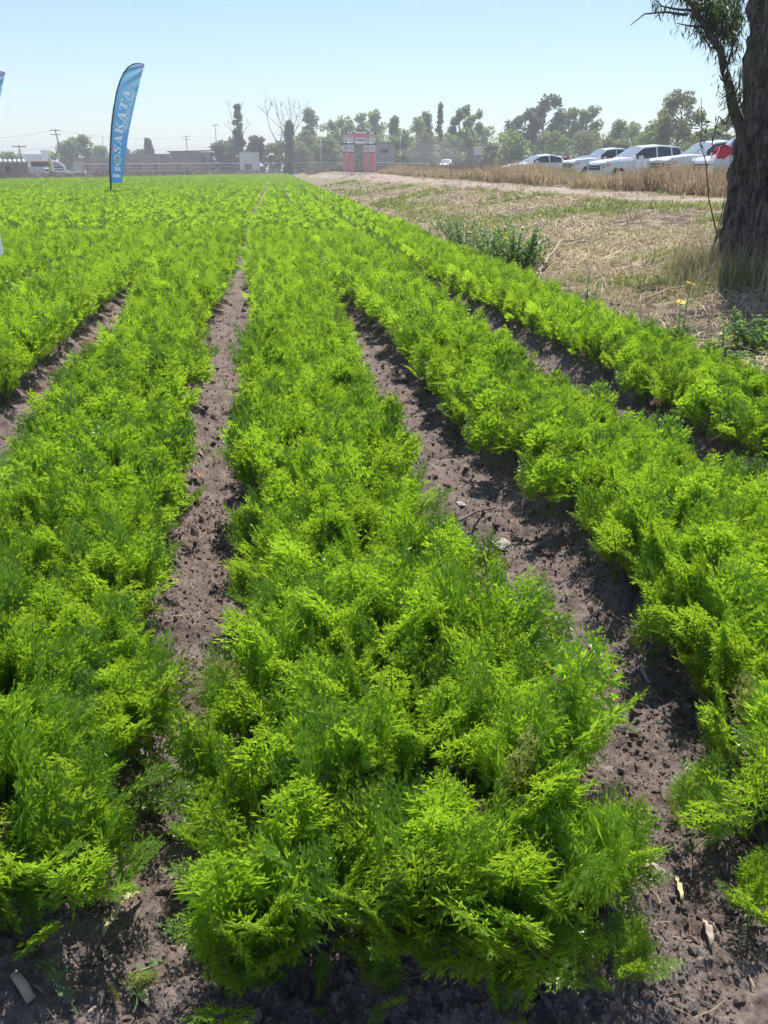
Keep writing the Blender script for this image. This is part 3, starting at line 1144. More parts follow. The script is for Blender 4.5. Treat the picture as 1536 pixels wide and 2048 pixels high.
def red_weeds():
    r = np.random.default_rng(31)
    for px, py, s, lab in [(771, 812, .10, 'reddish dry weed clump in the right furrow beside the middle bed'), (60, 795, .16, 'reddish dry weed clump in the far left furrow, lower one'),
                           (165, 690, .16, 'reddish dry weed clump in the far left furrow, upper one'), (925, 1205, .06, 'small reddish dry weed scrap in the right furrow'),
                           (648, 548, .10, 'reddish dry weed where the right furrow closes'), (1185, 812, .08, 'reddish dry weed scrap between right bed and outer bed'), (110, 745, .12, 'reddish dry weed scrap between the two left clumps')]:
        p = ground(px, py)
        m = MB()
        for _ in range(46):
            a = r.uniform(0, 6.28); o = np.array([r.normal(0, s * .45), r.normal(0, s * .45), .008])
            d = np.array([math.cos(a), math.sin(a), r.uniform(0, .5)]) * s * r.uniform(.15, .5)
            m.tube([o, o + d * .5 + UP * .006, o + d], [.0022, .002, .001], 3, False)
        tag(m.build('dry_weed', M_redweed, None, loc=tuple(p)), lab, 'dry weed', 'reddish dry weeds in the furrows')


red_weeds()


# ------------------------------------------------------------------ weeds and flowers on the verge
def flower_mesh(r, s):
    m = MB()
    for k in range(9):
        a = k * 2 * math.pi / 9 + r.normal(0, .1)
        c, sn = math.cos(a), math.sin(a)
        w = .32 * s; l = s * r.uniform(.85, 1.1)
        m.add([(c * .2 * s - sn * w * .4, sn * .2 * s + c * w * .4, 0), (c * .2 * s + sn * w * .4, sn * .2 * s - c * w * .4, 0),
               (c * l * .8 + sn * w * .6, sn * l * .8 - c * w * .6, .1 * s), (c * l, sn * l, .02 * s), (c * l * .8 - sn * w * .6, sn * l * .8 + c * w * .6, .1 * s)], [(0, 1, 2, 3, 4)])
    return m.mesh('petals')


def weed(px, py, lab, h, spread, nstem, nleaf, mat, flowers=0, leafl=.05, fs=.026, group='weeds along the field edge', seed=0, leafw=.35, up=.7):
    r = np.random.default_rng(int(px * 7 + py) + seed)
    p = ground(px, py)
    root = empty('weed', tuple(p))
    stems = MB(); b, d, s, ln, wd = [], [], [], [], []
    tips = []
    for i in range(nstem):
        a = r.uniform(0, 6.28); o = np.array([math.cos(a), math.sin(a), 0]) * abs(r.normal(0, spread * .45))
        top = o + np.array([math.cos(a), math.sin(a), 0]) * spread * r.uniform(.1, .5) + UP * h * r.uniform(.6, 1.0)
        mid = (o + top) / 2 + UP * h * .08
        stems.tube([o - UP * .02, mid, top], [.0045, .0035, .002], 4, False)
        tips.append((top, a))
        for k in range(int(nleaf * 1.7)):
            u = r.uniform(.05, 1)
            c = (o * (1 - u) ** 2 + 2 * u * (1 - u) * mid + u * u * top)
            az = r.uniform(0, 6.28)
            dd = np.array([math.cos(az), math.sin(az), r.uniform(-.2, up)])
            dd /= np.linalg.norm(dd)
            ss = np.cross(dd, UP + r.normal(0, .5, 3)); ss /= np.linalg.norm(ss)
            l = leafl * 1.45 * r.uniform(.5, 1.2) * (1.1 - .5 * u)
            b.append(c); d.append(dd); s.append(ss); ln.append(l); wd.append(l * leafw)
    stems.build('stem', M_stemgreen, root)
    v, q = diamonds(np.array(b), np.array(d), np.array(s), np.array(ln), np.array(wd))
    obj('leaves', mk_mesh('leaves', v, quads=q, attr={'tone': np.repeat(np.clip(r.normal(.5, .3, len(b)), 0, 1.1), 4)}), mat, root)
    for i in range(flowers):
        top, a = tips[i % len(tips)]
        top = top + np.array([r.normal(0, .02), r.normal(0, .02), r.uniform(.03, .12)]) if flowers > 2 else top + UP * .01
        MB().tube([tips[i % len(tips)][0], top], .002, 4).build('stem', M_stemgreen, root)
        f = obj('flower', flower_mesh(r, fs * 1.1), M_yellow, root, tuple(top), (r.uniform(.0, .9), r.uniform(-.3, .3), 0))
        disc = MB().tube([(0, 0, -.004), (0, 0, .008)], [fs * .32, fs * .2], 8)
        disc.build('disc', M_orange_disc, f)
    return tag(root, lab, 'weed', group)


weed(1030, 540, 'dense dark green leafy weed bush at the right field edge by the dead branch', .60, .50, 40, 40, M_weed, 1, .07, .030, up=.9)
weed(975, 520, 'green weed with the most yellow flowers at the right field edge', .52, .50, 40, 30, M_weed, 8, .05, .028)
weed(925, 492, 'grey green feathery weed at the field edge without flowers', .46, .55, 44, 30, M_weed, 0, .045)
weed(1005, 478, 'low weed with a few yellow flowers behind the flowering bush', .40, .45, 26, 20, M_weed, 3, .045, .026)
weed(890, 462, 'pale low weed furthest along the right field edge', .36, .6, 36, 22, M_weed, 0, .04)
weed(1075, 452, 'single tall yellow flower on a thin stem above the verge soil', .22, .05, 1, 4, M_weed, 1, .03, .032)
weed(1180, 625, 'upright thin weed stalk beside the outer bed', .42, .07, 3, 40, M_weed, 0, .05, leafw=.25)
weed(1165, 640, 'low spreading weed at the foot of the thin stalk', .14, .22, 14, 16, M_weed, 0, .045)
weed(1356, 705, 'thin weed topped by two large yellow flowers before the straw', .54, .05, 2, 20, M_weed, 2, .045, .040)
weed(1345, 690, 'sprawling low green weed under the two yellow flowers', .14, .26, 16, 18, M_weed, 0, .045)
weed(1440, 735, 'small shaded weed with a yellow flower near the outer bed', .16, .25, 14, 18, M_weed, 1, .05, .018)
weed(1500, 720, 'dark leafy weed in the tree shade at the right edge', .36, .30, 20, 30, M_weed, 0, .06, up=.9)
weed(1405, 760, 'low weed with tiny yellow flower between straw and the outer bed', .12, .22, 12, 16, M_weed, 1, .04, .016)
weed(1530, 790, 'leafy weed at the right edge beside the outer bed', .22, .30, 18, 24, M_weed, 0, .055)

# dead branch by the weed bush and the reed bundles on the verge
def branch(lab, pxs, rad, name='dead_branch', mat=M_palewood, z=(.03, .12), side=True):
    r = np.random.default_rng(int(pxs[0][0]))
    P = [ground(*p) + UP * (z[0] + (z[1] - z[0]) * i / (len(pxs) - 1)) for i, p in enumerate(pxs)]
    pts = []
    for a, b in zip(P[:-1], P[1:]):
        for u in np.linspace(0, 1, 5)[:-1]: pts.append(a + (b - a) * u + r.normal(0, .012, 3))
    pts.append(P[-1])
    root = empty(name, tuple(pts[0]))
    MB().tube([p - pts[0] for p in pts], list(np.linspace(rad, rad * .5, len(pts))), 6).build('stem', mat, root, True)
    if side:
        for k in (len(pts) // 3, len(pts) * 2 // 3):
            q = pts[k] - pts[0]; d = r.normal(0, 1, 3); d[2] = abs(d[2]) * .5
            MB().tube([q, q + d * .10, q + d * .17 + UP * .03], [rad * .5, rad * .4, rad * .2], 5).build('side_twig', mat, root, True)
    return tag(root, lab, 'branch')


branch('pale dead branch leaning out of the dark green weed bush', [(1068, 558), (1098, 530), (1122, 508)], .022, z=(.02, .22))
branch('long dry reed lying on the verge above the straw, upper one', [(1130, 492), (1190, 478), (1262, 466)], .012, z=(.06, .10), side=False)
branch('long dry reed lying on the verge above the straw, lower one', [(1128, 500), (1180, 488), (1240, 484)], .012, z=(.06, .07), side=False)
branch('bleached reed lying diagonally in the straw near the weed stalk', [(1188, 548), (1215, 590)], .008, z=(.06, .05), side=False)
branch('thick dry stalk lying in the straw left of the trunk', [(1290, 610), (1380, 580), (1450, 588)], .010, z=(.06, .09), side=False)
branch('dark stick lying in the shaded straw by the trunk', [(1455, 640), (1500, 600), (1540, 590)], .010, z=(.06, .09), side=False)

# ------------------------------------------------------------------ the big tree at the right edge
def bark_mat():
    m, N, L, B = node_mat('furrowed_bark')
    co = coord(N)
    mp = N.new('ShaderNodeMapping'); L.new(co, mp.inputs[0])
    mp.inputs['Scale'].default_value = (1, 1, .22)
    a = noise(N, L, mp.outputs[0], 26, 6, .7)
    b = noise(N, L, co, 5, 4, .6)
    c = ramp(N, L, a, [(.34, (.022, .018, .016)), (.5, (.11, .088, .08)), (.66, (.27, .225, .20))])
    L.new(mixc(N, L, .5, c, ramp(N, L, b, [(.3, .55), (.7, 1.0)]), 'MULTIPLY'), B.inputs['Base Color'])
    B.inputs['Roughness'].default_value = .95
    B.inputs['Specular IOR Level'].default_value = .15
    bump(N, L, B, a, .8, .03)
    return m


M_bark = bark_mat()
M_twigdark = plain('thin_branch_bark', (.075, .062, .05), .9, var=.3, scale=20)


M_vine = plain('dry_vine', (.20, .165, .13), .9, var=.2, scale=20)


def ridged(u, v, seed):
    return 1 - np.abs(2 * vnoise(u, v, seed)) * 2


def build_big_tree():
    r = np.random.default_rng(44)
    g = np.array([TREE[0], TREE[1], hz(*TREE)])
    root = empty('willow_tree', tuple(g))
    na, nz = 220, 300
    A = np.linspace(0, 2 * math.pi, na, endpoint=False)
    Z = np.linspace(-.15, 7.5, nz)
    ag, zg = np.meshgrid(A, Z)
    base = .50 * (1 + .42 * np.exp(-np.clip(zg, 0, 9) / .5)) * (1 - .028 * zg)
    lobes = 1 + .07 * np.sin(ag * 3 + .6 + zg * .25) + .05 * np.sin(ag * 7 + 1.3) * np.exp(-zg / 1.2) + .04 * np.sin(5 * ag - zg * .4)
    # furrowed bark: long upright ridges broken across
    cu = ag / (2 * math.pi)
    def per(freq, zf, seed, warp=0.0):
        u = cu * freq + warp * vnoise(zg * 1.6, cu * 0 + seed, seed + 1)
        w = cu
        n1 = vnoise(u, zg * zf, seed); n2 = vnoise(u - freq, zg * zf, seed)
        return n1 * (1 - w) + n2 * w
    rid = np.abs(per(24, 2.2, 101, 2.0)) * 2
    rid2 = np.abs(per(70, 4.5, 103, 2.0)) * 2
    plate = per(30, 7.0, 105)
    rad = base * lobes + .27 * np.clip(rid, 0, .40) + .085 * rid2 + .075 * plate - .13
    lx = -.125 * zg + .010 * zg ** 2; ly = .02 * zg
    X = rad * np.cos(ag) + lx; Y = rad * np.sin(ag) + ly
    V = np.stack([X, Y, zg], -1).reshape(-1, 3)
    i = np.arange((nz - 1) * na); row = i // na; c = i % na
    Q = np.stack([row * na + c, row * na + (c + 1) % na, (row + 1) * na + (c + 1) % na, (row + 1) * na + c], 1)
    obj('trunk', mk_mesh('trunk', V, quads=Q, smooth=True), M_bark, root)

    def local(px, py, dz):
        p = at(px, py, dz)
        return p - g
    zt = float((g - C0) @ (FV * CP - UP * SP)) - .25
    leaves_b, leaves_d = [], []

    def limb(name, pts, radii, parent, leafy=0, n=8, mat=M_twigdark):
        P = []
        for a, b in zip(pts[:-1], pts[1:]):
            for u in np.linspace(0, 1, 5)[:-1]: P.append(a + (b - a) * u + r.normal(0, radii[0] * .12, 3))
        P.append(pts[-1])
        R = np.interp(np.linspace(0, 1, len(P)), np.linspace(0, 1, len(radii)), radii)
        o = MB().tube(P, list(R), n).build(name, mat, parent, True)
        for _ in range(leafy):
            k = r.uniform(.15, 1) * (len(P) - 1); i = int(min(k, len(P) - 2))
            leaves_b.append(P[i] + (P[i + 1] - P[i]) * (k - i) + r.normal(0, .05, 3))
            leaves_d.append(unit(r.normal(0, .5, 3) + np.array([0, 0, -1.0])))
        return o
    # the slim limb on the left of the trunk with its willow leaves
    l = limb('limb', [local(1484, 268, zt + .15), local(1464, 205, zt), local(1452, 140, zt), local(1440, 100, zt), local(1415, 60, zt), local(1385, 15, zt), local(1350, -60, zt)],
             [.075, .055, .046, .042, .036, .028, .016], root, 60, 9, M_bark)
    twigs = [([(1428, 85), (1410, 60), (1390, 35)], 20), ([(1385, 20), (1350, 18), (1325, 12), (1305, -5)], 14), ([(1375, 30), (1335, 24), (1290, 27), (1262, 50)], 0),
             ([(1405, 52), (1380, 52), (1354, 46)], 3), ([(1440, 95), (1420, 95), (1395, 52)], 6), ([(1440, 100), (1445, 50), (1440, 0)], 60),
             ([(1420, 60), (1425, 20), (1410, -30)], 70), ([(1400, 30), (1400, 0), (1385, -50)], 60), ([(1455, 130), (1470, 80), (1475, 20)], 40),
             ([(1450, 70), (1470, 40), (1480, -20)], 60), ([(1430, 60), (1440, 20), (1460, -40)], 80), ([(1380, 5), (1370, -20), (1340, -60)], 40),
             ([(1452, 165), (1442, 158), (1438, 150)], 2), ([(1460, 195), (1450, 192), (1442, 198)], 2), ([(1462, 210), (1478, 170), (1482, 130)], 16), ([(1466, 230), (1476, 205), (1486, 180)], 14)]
    for pl, leafy in twigs:
        dz = r.normal(0, .18)
        limb('branch', [local(px, py, zt + dz * (i / len(pl))) for i, (px, py) in enumerate(pl)], [.016, .010, .005], root, leafy * 8, 5)
    # hanging shoot beside the cars
    limb('branch', [local(1402, 195, zt), local(1404, 240, zt), local(1401, 290, zt), local(1411, 320, zt), local(1418, 400, zt), local(1436, 478, zt)], [.003, .004, .005, .006, .007, .008], root, 0, 5)
    for px, py in [(1402, 215), (1404, 230), (1403, 245), (1405, 255), (1404, 262), (1402, 270), (1400, 280), (1399, 288), (1405, 240), (1402, 250)] * 5:
        leaves_b.append(local(px + r.normal(0, 3), py + r.normal(0, 4), zt)); leaves_d.append(unit(RV * r.normal(0, 1.0) + FV * r.normal(0, .5) + UP * r.uniform(-.6, .1)))
    limb('branch', [local(1450, 250, zt), local(1438, 232, zt), local(1430, 262, zt), local(1424, 290, zt)], [.008, .006, .003], root, 26, 5)
    # upper limbs and crown, above the frame
    crown_c = []
    for k in range(9):
        a = k * .7 + .3
        s = np.array([-.125 * 6 + .010 * 36 + .1, .12, 4.6 + .32 * k])
        e = s + np.array([math.cos(a) * r.uniform(1.2, 2.0) + .9, math.sin(a) * r.uniform(1.2, 2.0) + .6, r.uniform(1.6, 2.6)])
        limb('limb', [s, (s + e) / 2 + UP * .3, e], [.17, .10, .04], root, 20, 8, M_bark)
        crown_c += [e, (s + e) / 2 + UP * .3]
    for c in crown_c:
        for _ in range(230):
            leaves_b.append(c + r.normal(0, .55, 3)); leaves_d.append(unit(r.normal(0, .6, 3) + np.array([0, 0, -.6])))
    # leaves on the young shoots on the trunk's left flank
    for _ in range(260):
        h_ = r.uniform(1.9, 4.2)
        leaves_b.append(np.array([-.125 * h_ - .50, -.28, h_]) + r.normal(0, .10, 3) * [1, .6, 1]); leaves_d.append(unit(r.normal(0, .6, 3) + np.array([-.2, 0, -.5])))
    B = np.array(leaves_b); D = np.array(leaves_d)
    S = unit(np.cross(D, UP + r.normal(0, .6, B.shape)))
    ln = r.uniform(.06, .14, len(B))
    v, q = diamonds(B, D, S, ln, ln * .13)
    obj('foliage', mk_mesh('foliage', v, quads=q, attr={'tone': np.repeat(np.clip(r.normal(.45, .28, len(B)), 0, 1), 4)}), M_willow, root)
    # dry vines clinging to the trunk
    for k in range(16):
        a = r.uniform(math.pi * .75, math.pi * 1.75)
        z0 = r.uniform(0, .4); z1 = z0 + r.uniform(.5, 2.6); pts = []
        for u in np.linspace(0, 1, 10):
            z = z0 + (z1 - z0) * u
            aa = a + .28 * math.sin(u * 4 + k) * .5 + .05 * r.normal()
            rr = .50 * (1 + .42 * math.exp(-z / .5)) * (1 - .028 * z) + .045 + .03 * r.random()
            pts.append((rr * math.cos(aa) + -.125 * z + .010 * z * z, rr * math.sin(aa) + .02 * z, z))
        MB().tube(pts, [.005, .005, .004, .004, .004, .003, .003, .003, .002, .002], 5).build('dry_vine', M_vine, root, True)
    tag(root, 'massive dark trunk with deeply furrowed bark and narrow leaves at the right edge', 'tree')


build_big_tree()

# ------------------------------------------------------------------ far things: helpers
def place(px, D):
    """Ground position at distance D in the direction of image column px."""
    return RV[:2] * ((px - 768) / FPX * D * CP) + FV[:2] * D


def zpix(D, py):
    """Height at distance D that appears on image row py."""
    v = (py - 1024) / FPX
    return H_CAM - D * (SP + v * CP) / (CP - v * SP)


def mpp(D):
    return D * CP / FPX


FAR_LEAF = {
    'mid': leaf_mat('tree_leaf_mid', (.080, .120, .042), (.19, .255, .085), (.28, .40, .10), .5, .6),
    'dark': leaf_mat('tree_leaf_dark', (.040, .060, .030), (.10, .135, .056), (.15, .22, .07), .45, .6),
    'pale': leaf_mat('tree_leaf_pale', (.115, .16, .055), (.24, .31, .10), (.34, .47, .12), .52, .6),
    'olive': leaf_mat('tree_leaf_olive', (.095, .11, .046), (.20, .22, .09), (.28, .33, .10), .5, .6),
}
M_farbark = plain('far_bark', (.10, .085, .072), .95, var=.3, scale=2)
M_deadwood = plain('dead_wood', (.20, .18, .16), .95, var=.25, scale=2)


def far_tree(px, top, hw, D, lab, style='round', leaf='mid', base=338, dens=1.0, seed=0, group='trees behind the field', cat='tree', name='tree', low=.12):
    r = np.random.default_rng(int(px * 31 + top * 7 + seed))
    xy = place(px, D)
    z0 = float(height(np.array([xy[0]]), np.array([xy[1]]), False)[0])
    H = zpix(D, top) - z0
    W = hw * mpp(D)
    root = empty(name, (xy[0], xy[1], z0))
    trunk = MB()
    r0 = max(.06, .022 * H)
    lean = r.normal(0, .03 * H, 2)
    tp = [np.array([0, 0, -.2]), np.array([lean[0] * .3, lean[1] * .3, H * .35]), np.array([lean[0], lean[1], H * .85])]
    trunk.tube(tp, [r0, r0 * .7, r0 * .2], 7)
    ls = .0031 * D * r.uniform(.9, 1.1)
    cl = []
    if style == 'bare':
        trunk = MB()
        def rec(p, d, l, rad, k):
            q = p + d * l
            trunk.tube([p, (p + q) / 2 + r.normal(0, l * .04, 3), q], [rad, rad * .8, rad * .6], 5, False)
            if k:
                for _ in range(2 if k > 1 else 3):
                    nd = unit(d + r.normal(0, .36, 3) * [1, 1, .4] + UP * .12)
                    rec(q, nd, l * r.uniform(.55, .85), rad * .58, k - 1)
        for s in range(2):
            rec(np.array([r.normal(0, W * .12), r.normal(0, W * .1), -.1]), unit(np.array([r.normal(0, .12), r.normal(0, .12), 1])), H * .34, r0 * .62, 4)
        trunk.build('trunk', M_deadwood, root, True)
        return tag(root, lab, cat, group)
    n = int(44 * dens)
    if style == 'round':
        for _ in range(n):
            a = r.uniform(0, 6.28); u = r.uniform(low, 1); w = math.sqrt(max(0, 1 - ((u - .52) / .52) ** 2)) * r.uniform(.35, .98)
            cl.append((np.array([W * w * math.cos(a), W * w * math.sin(a), H * u * .97]), W * r.uniform(.16, .30)))
    elif style == 'column':
        for _ in range(n):
            a = r.uniform(0, 6.28); u = r.uniform(low, 1) ** .9; w = (.25 + .75 * math.sin(math.pi * min(1, .15 + u * .85)) ** .8) * r.uniform(.2, .95)
            cl.append((np.array([W * w * math.cos(a), W * w * math.sin(a), H * u * .97]), W * r.uniform(.22, .38)))
    elif style == 'conifer':
        for _ in range(n):
            a = r.uniform(0, 6.28); u = r.uniform(low, 1); w = (1.02 - u) * r.uniform(.4, 1)
            cl.append((np.array([W * w * math.cos(a), W * w * math.sin(a), H * u * .98]), W * (.10 + .22 * (1 - u))))
    elif style == 'open':
        for k in range(9):
            a = k * 2.4 + r.normal(0, .3); u = .30 + .62 * k / 9; w = r.uniform(.45, .95) * math.sqrt(max(.05, 1 - ((u - .6) / .5) ** 2))
            tip = np.array([W * w * math.cos(a), W * w * math.sin(a), H * min(.97, u + .08)])
            s = tp[1] + (tp[2] - tp[1]) * max(0, (u - .4) / .5)
            trunk.tube([s, (s + tip) / 2 + UP * H * .03, tip], [r0 * .4, r0 * .28, r0 * .1], 5, False)
            for q in range(int(5 * dens)):
                cl.append((tip + r.normal(0, W * .17, 3), W * r.uniform(.13, .24)))
    trunk.build('trunk', M_farbark, root, True)
    B, Dv, S = [], [], []
    per = 60
    for c, rad in cl:
        p = unit(r.normal(0, 1, (per, 3))) * (r.uniform(.35, 1.0, (per, 1)) ** .5) * rad
        p[:, 2] *= .8
        q = c + p
        q[:, 2] = np.clip(q[:, 2], .05, H * 1.02)
        B.append(q); Dv.append(unit(p + r.normal(0, rad * .6, (per, 3)) - UP * rad * .15))
    B = np.concatenate(B); Dv = np.concatenate(Dv)
    S = unit(np.cross(Dv, r.normal(0, 1, B.shape)))
    ln = ls * r.uniform(.6, 1.4, len(B))
    v, q = diamonds(B, Dv, S, ln, ln * .55)
    ctone = np.repeat(np.clip(r.normal(.5, .25, len(cl)), 0, 1), per)
    tone = np.clip(ctone + r.normal(0, .15, len(B)), 0, 1.1)
    obj('crown', mk_mesh('crown', v, quads=q, attr={'tone': np.repeat(tone, 4)}), FAR_LEAF[leaf], root)
    return tag(root, lab, cat, group)


T = far_tree
T(20, 308, 22, 230, 'low green bush at the far left behind the grey shed', 'round', 'mid', dens=.7)
T(165, 274, 28, 232, 'large round green tree right of the leaning utility pole', 'round', 'mid', dens=1.4, low=.02)
T(132, 288, 24, 236, 'smaller round tree directly behind the leaning utility pole', 'round', 'mid', low=.02)
T(205, 296, 26, 240, 'pale bushy tree hidden partly behind the blue flag', 'round', 'pale', low=.02)
T(252, 297, 16, 245, 'small grey green tree just right of the blue flag', 'round', 'mid', dens=.7)
T(302, 278, 15, 248, 'dark pointed conifer above the long brick building', 'conifer', 'dark')
T(288, 297, 16, 250, 'round dark bush left of the pointed conifer', 'round', 'dark', dens=.6)
T(448, 284, 26, 212, 'dark rounded tree at the right end of the brick building', 'round', 'dark', dens=1.3, low=.02)
T(470, 275, 22, 222, 'lighter tree between the two dark rounded trees', 'round', 'olive', low=.02)
T(516, 273, 20, 210, 'dark rounded tree right of the white container', 'round', 'dark', dens=1.2, low=.02)
T(482, 205, 9, 214, 'tall thin dead tree wrapped in dark ivy', 'column', 'dark', dens=.9, low=.25)
T(481, 196, 16, 216, 'bare twigs of the dead tree rising above the ivy', 'bare')
T(556, 183, 24, 212, 'tallest bare tree with many thin branches', 'bare')
T(583, 192, 22, 218, 'second bare tree leaning right behind the tallest one', 'bare')
T(582, 241, 11, 208, 'dark narrow evergreen below the bare trees', 'column', 'dark', low=.25)
T(556, 286, 22, 205, 'brownish shrub at the foot of the bare trees', 'round', 'olive', dens=.9, low=.02)
T(600, 284, 26, 208, 'olive shrub right of the dark narrow evergreen', 'round', 'olive', low=.02)
T(623, 220, 20, 225, 'tall slender green tree left of the red gate', 'column', 'mid', dens=1.1)
T(612, 262, 22, 220, 'bushy tree below the slender tree', 'round', 'mid', low=.02)
T(660, 240, 22, 230, 'pale green tree between slender tree and red gate', 'round', 'pale', low=.02)
T(652, 276, 26, 205, 'grey green tree behind the thin white pole', 'round', 'mid', low=.02)
T(690, 236, 22, 235, 'pale tree rising behind the left post of the red gate', 'round', 'pale')
T(722, 228, 20, 228, 'light green tree rising above the middle of the red gate', 'column', 'pale')
T(752, 222, 20, 232, 'light green tree above the right post of the red gate', 'round', 'pale')
T(740, 266, 34, 240, 'wide pale tree mass directly behind the red gate', 'round', 'pale', dens=1.2, low=.02)
T(790, 234, 13, 210, 'small slim tree standing free right of the red gate', 'column', 'mid')
T(806, 262, 26, 190, 'bushy tree right of the grey building', 'round', 'mid', low=.02)
T(836, 236, 20, 195, 'pointed green tree left of the tall narrow one', 'column', 'pale')
T(852, 224, 18, 200, 'ragged tree beside the tall narrow one', 'column', 'olive')
T(878, 207, 12, 198, 'tall narrow pointed tree above the white car on the track', 'conifer', 'mid', dens=1.1)
T(846, 268, 30, 180, 'wide dusty tree left of the white car on the track', 'round', 'olive', dens=1.2, low=.02)
T(898, 268, 26, 178, 'round dusty green bush behind the white car on the track', 'round', 'mid', low=.02)
T(916, 216, 16, 190, 'forked tree leaning to the left', 'open', 'mid', dens=1.2)
T(944, 222, 16, 192, 'forked tree leaning to the right', 'open', 'pale', dens=1.2)
T(928, 258, 26, 188, 'dense tree below the two forked trees', 'round', 'mid', dens=1.1, low=.02)
T(966, 256, 26, 205, 'dark green tree above the white and red trailer', 'round', 'mid', low=.02)
T(1022, 264, 32, 150, 'bright round bushy tree right of the white trailer', 'round', 'pale', dens=1.3, low=.02)
T(1042, 222, 34, 172, 'dark spreading tree left half of the largest group', 'open', 'dark', dens=2.0)
T(1084, 191, 32, 175, 'highest tree of the group above the first parked cars', 'open', 'dark', dens=1.8)
T(1128, 216, 26, 178, 'airy tree right of the highest one', 'open', 'mid', dens=1.5)
T(1166, 214, 24, 176, 'pale airy tree at the right end of the large group', 'open', 'pale', dens=1.4)
T(1100, 266, 40, 165, 'dense green thicket tree under the highest tree', 'round', 'mid', dens=1.3, low=.02)
T(1160, 262, 36, 168, 'dense green tree behind the second row of cars', 'round', 'olive', dens=1.2, low=.02)
T(1228, 242, 24, 160, 'slender leafy tree above the white pickup', 'column', 'mid', dens=1.2)
T(1262, 246, 26, 165, 'pale tree between pickup and the tall open tree', 'round', 'pale', low=.02)
T(1345, 187, 44, 115, 'tall open crowned tree behind the parked white cars', 'open', 'olive', dens=2.4)
T(1310, 236, 30, 125, 'leafy tree left of the tall open crowned tree', 'open', 'mid', dens=1.6)
T(1290, 268, 34, 140, 'low grey green tree behind the white vehicles', 'round', 'mid', low=.02)
T(1400, 262, 32, 120, 'leafy tree just left of the big trunk', 'round', 'olive', low=.02)
T(1446, 226, 26, 110, 'tree half hidden behind the big trunk', 'open', 'mid', dens=1.4)
T(1210, 280, 30, 135, 'low thicket behind the white pickup', 'round', 'olive', low=.02)
T(1360, 284, 34, 110, 'low grey thicket behind the nearest white pickup', 'round', 'olive', low=.02)
T(577, 322, 9, 185, 'small dark shrub at the far end of the carrot beds', 'round', 'dark', dens=.5, low=.02, cat='shrub', name='shrub', group='shrubs')
T(980, 288, 20, 160, 'low bush in front of the white trailer', 'round', 'olive', dens=.8, low=.02)
T(770, 290, 22, 175, 'low dusty bush by the grey building', 'round', 'olive', dens=.8, low=.02)


def distant_wood():
    r = np.random.default_rng(70)
    B, Dv, tone = [], [], []
    for px in np.arange(575, 1530, 7.0):
        for _ in range(3):
            D = r.uniform(245, 300); q = px + r.normal(0, 5)
            top = 276 + 26 * float(vnoise(np.array([q * .03]), np.array([D * .05]), 9)[0]) + r.normal(0, 5)
            xy = place(q, D); z0 = .9; H = zpix(D, top) - z0
            n = 60
            p = np.stack([r.normal(0, 1.6, n), r.normal(0, 1.6, n), z0 + H * r.uniform(0, 1, n) ** .8], 1)
            p[:, :2] *= (1.1 - .6 * (p[:, 2:3] - z0) / max(H, .1)); p[:, :2] += xy
            B.append(p); Dv.append(unit(r.normal(0, 1, (n, 3)))); tone.append(np.clip(r.normal(.5, .25) + r.normal(0, .15, n), 0, 1.1))
    B, Dv, tone = np.concatenate(B), np.concatenate(Dv), np.concatenate(tone)
    ln = r.uniform(.5, 1.2, len(B))
    v, q = diamonds(B, Dv, unit(np.cross(Dv, r.normal(0, 1, B.shape))), ln, ln * .6)
    tag(obj('distant_wood', mk_mesh('distant_wood', v, quads=q, attr={'tone': np.repeat(tone, 4)}), FAR_LEAF['pale']), 'hazy far off wood filling the gaps behind the nearer trees', 'wood', kind='stuff')


distant_wood()


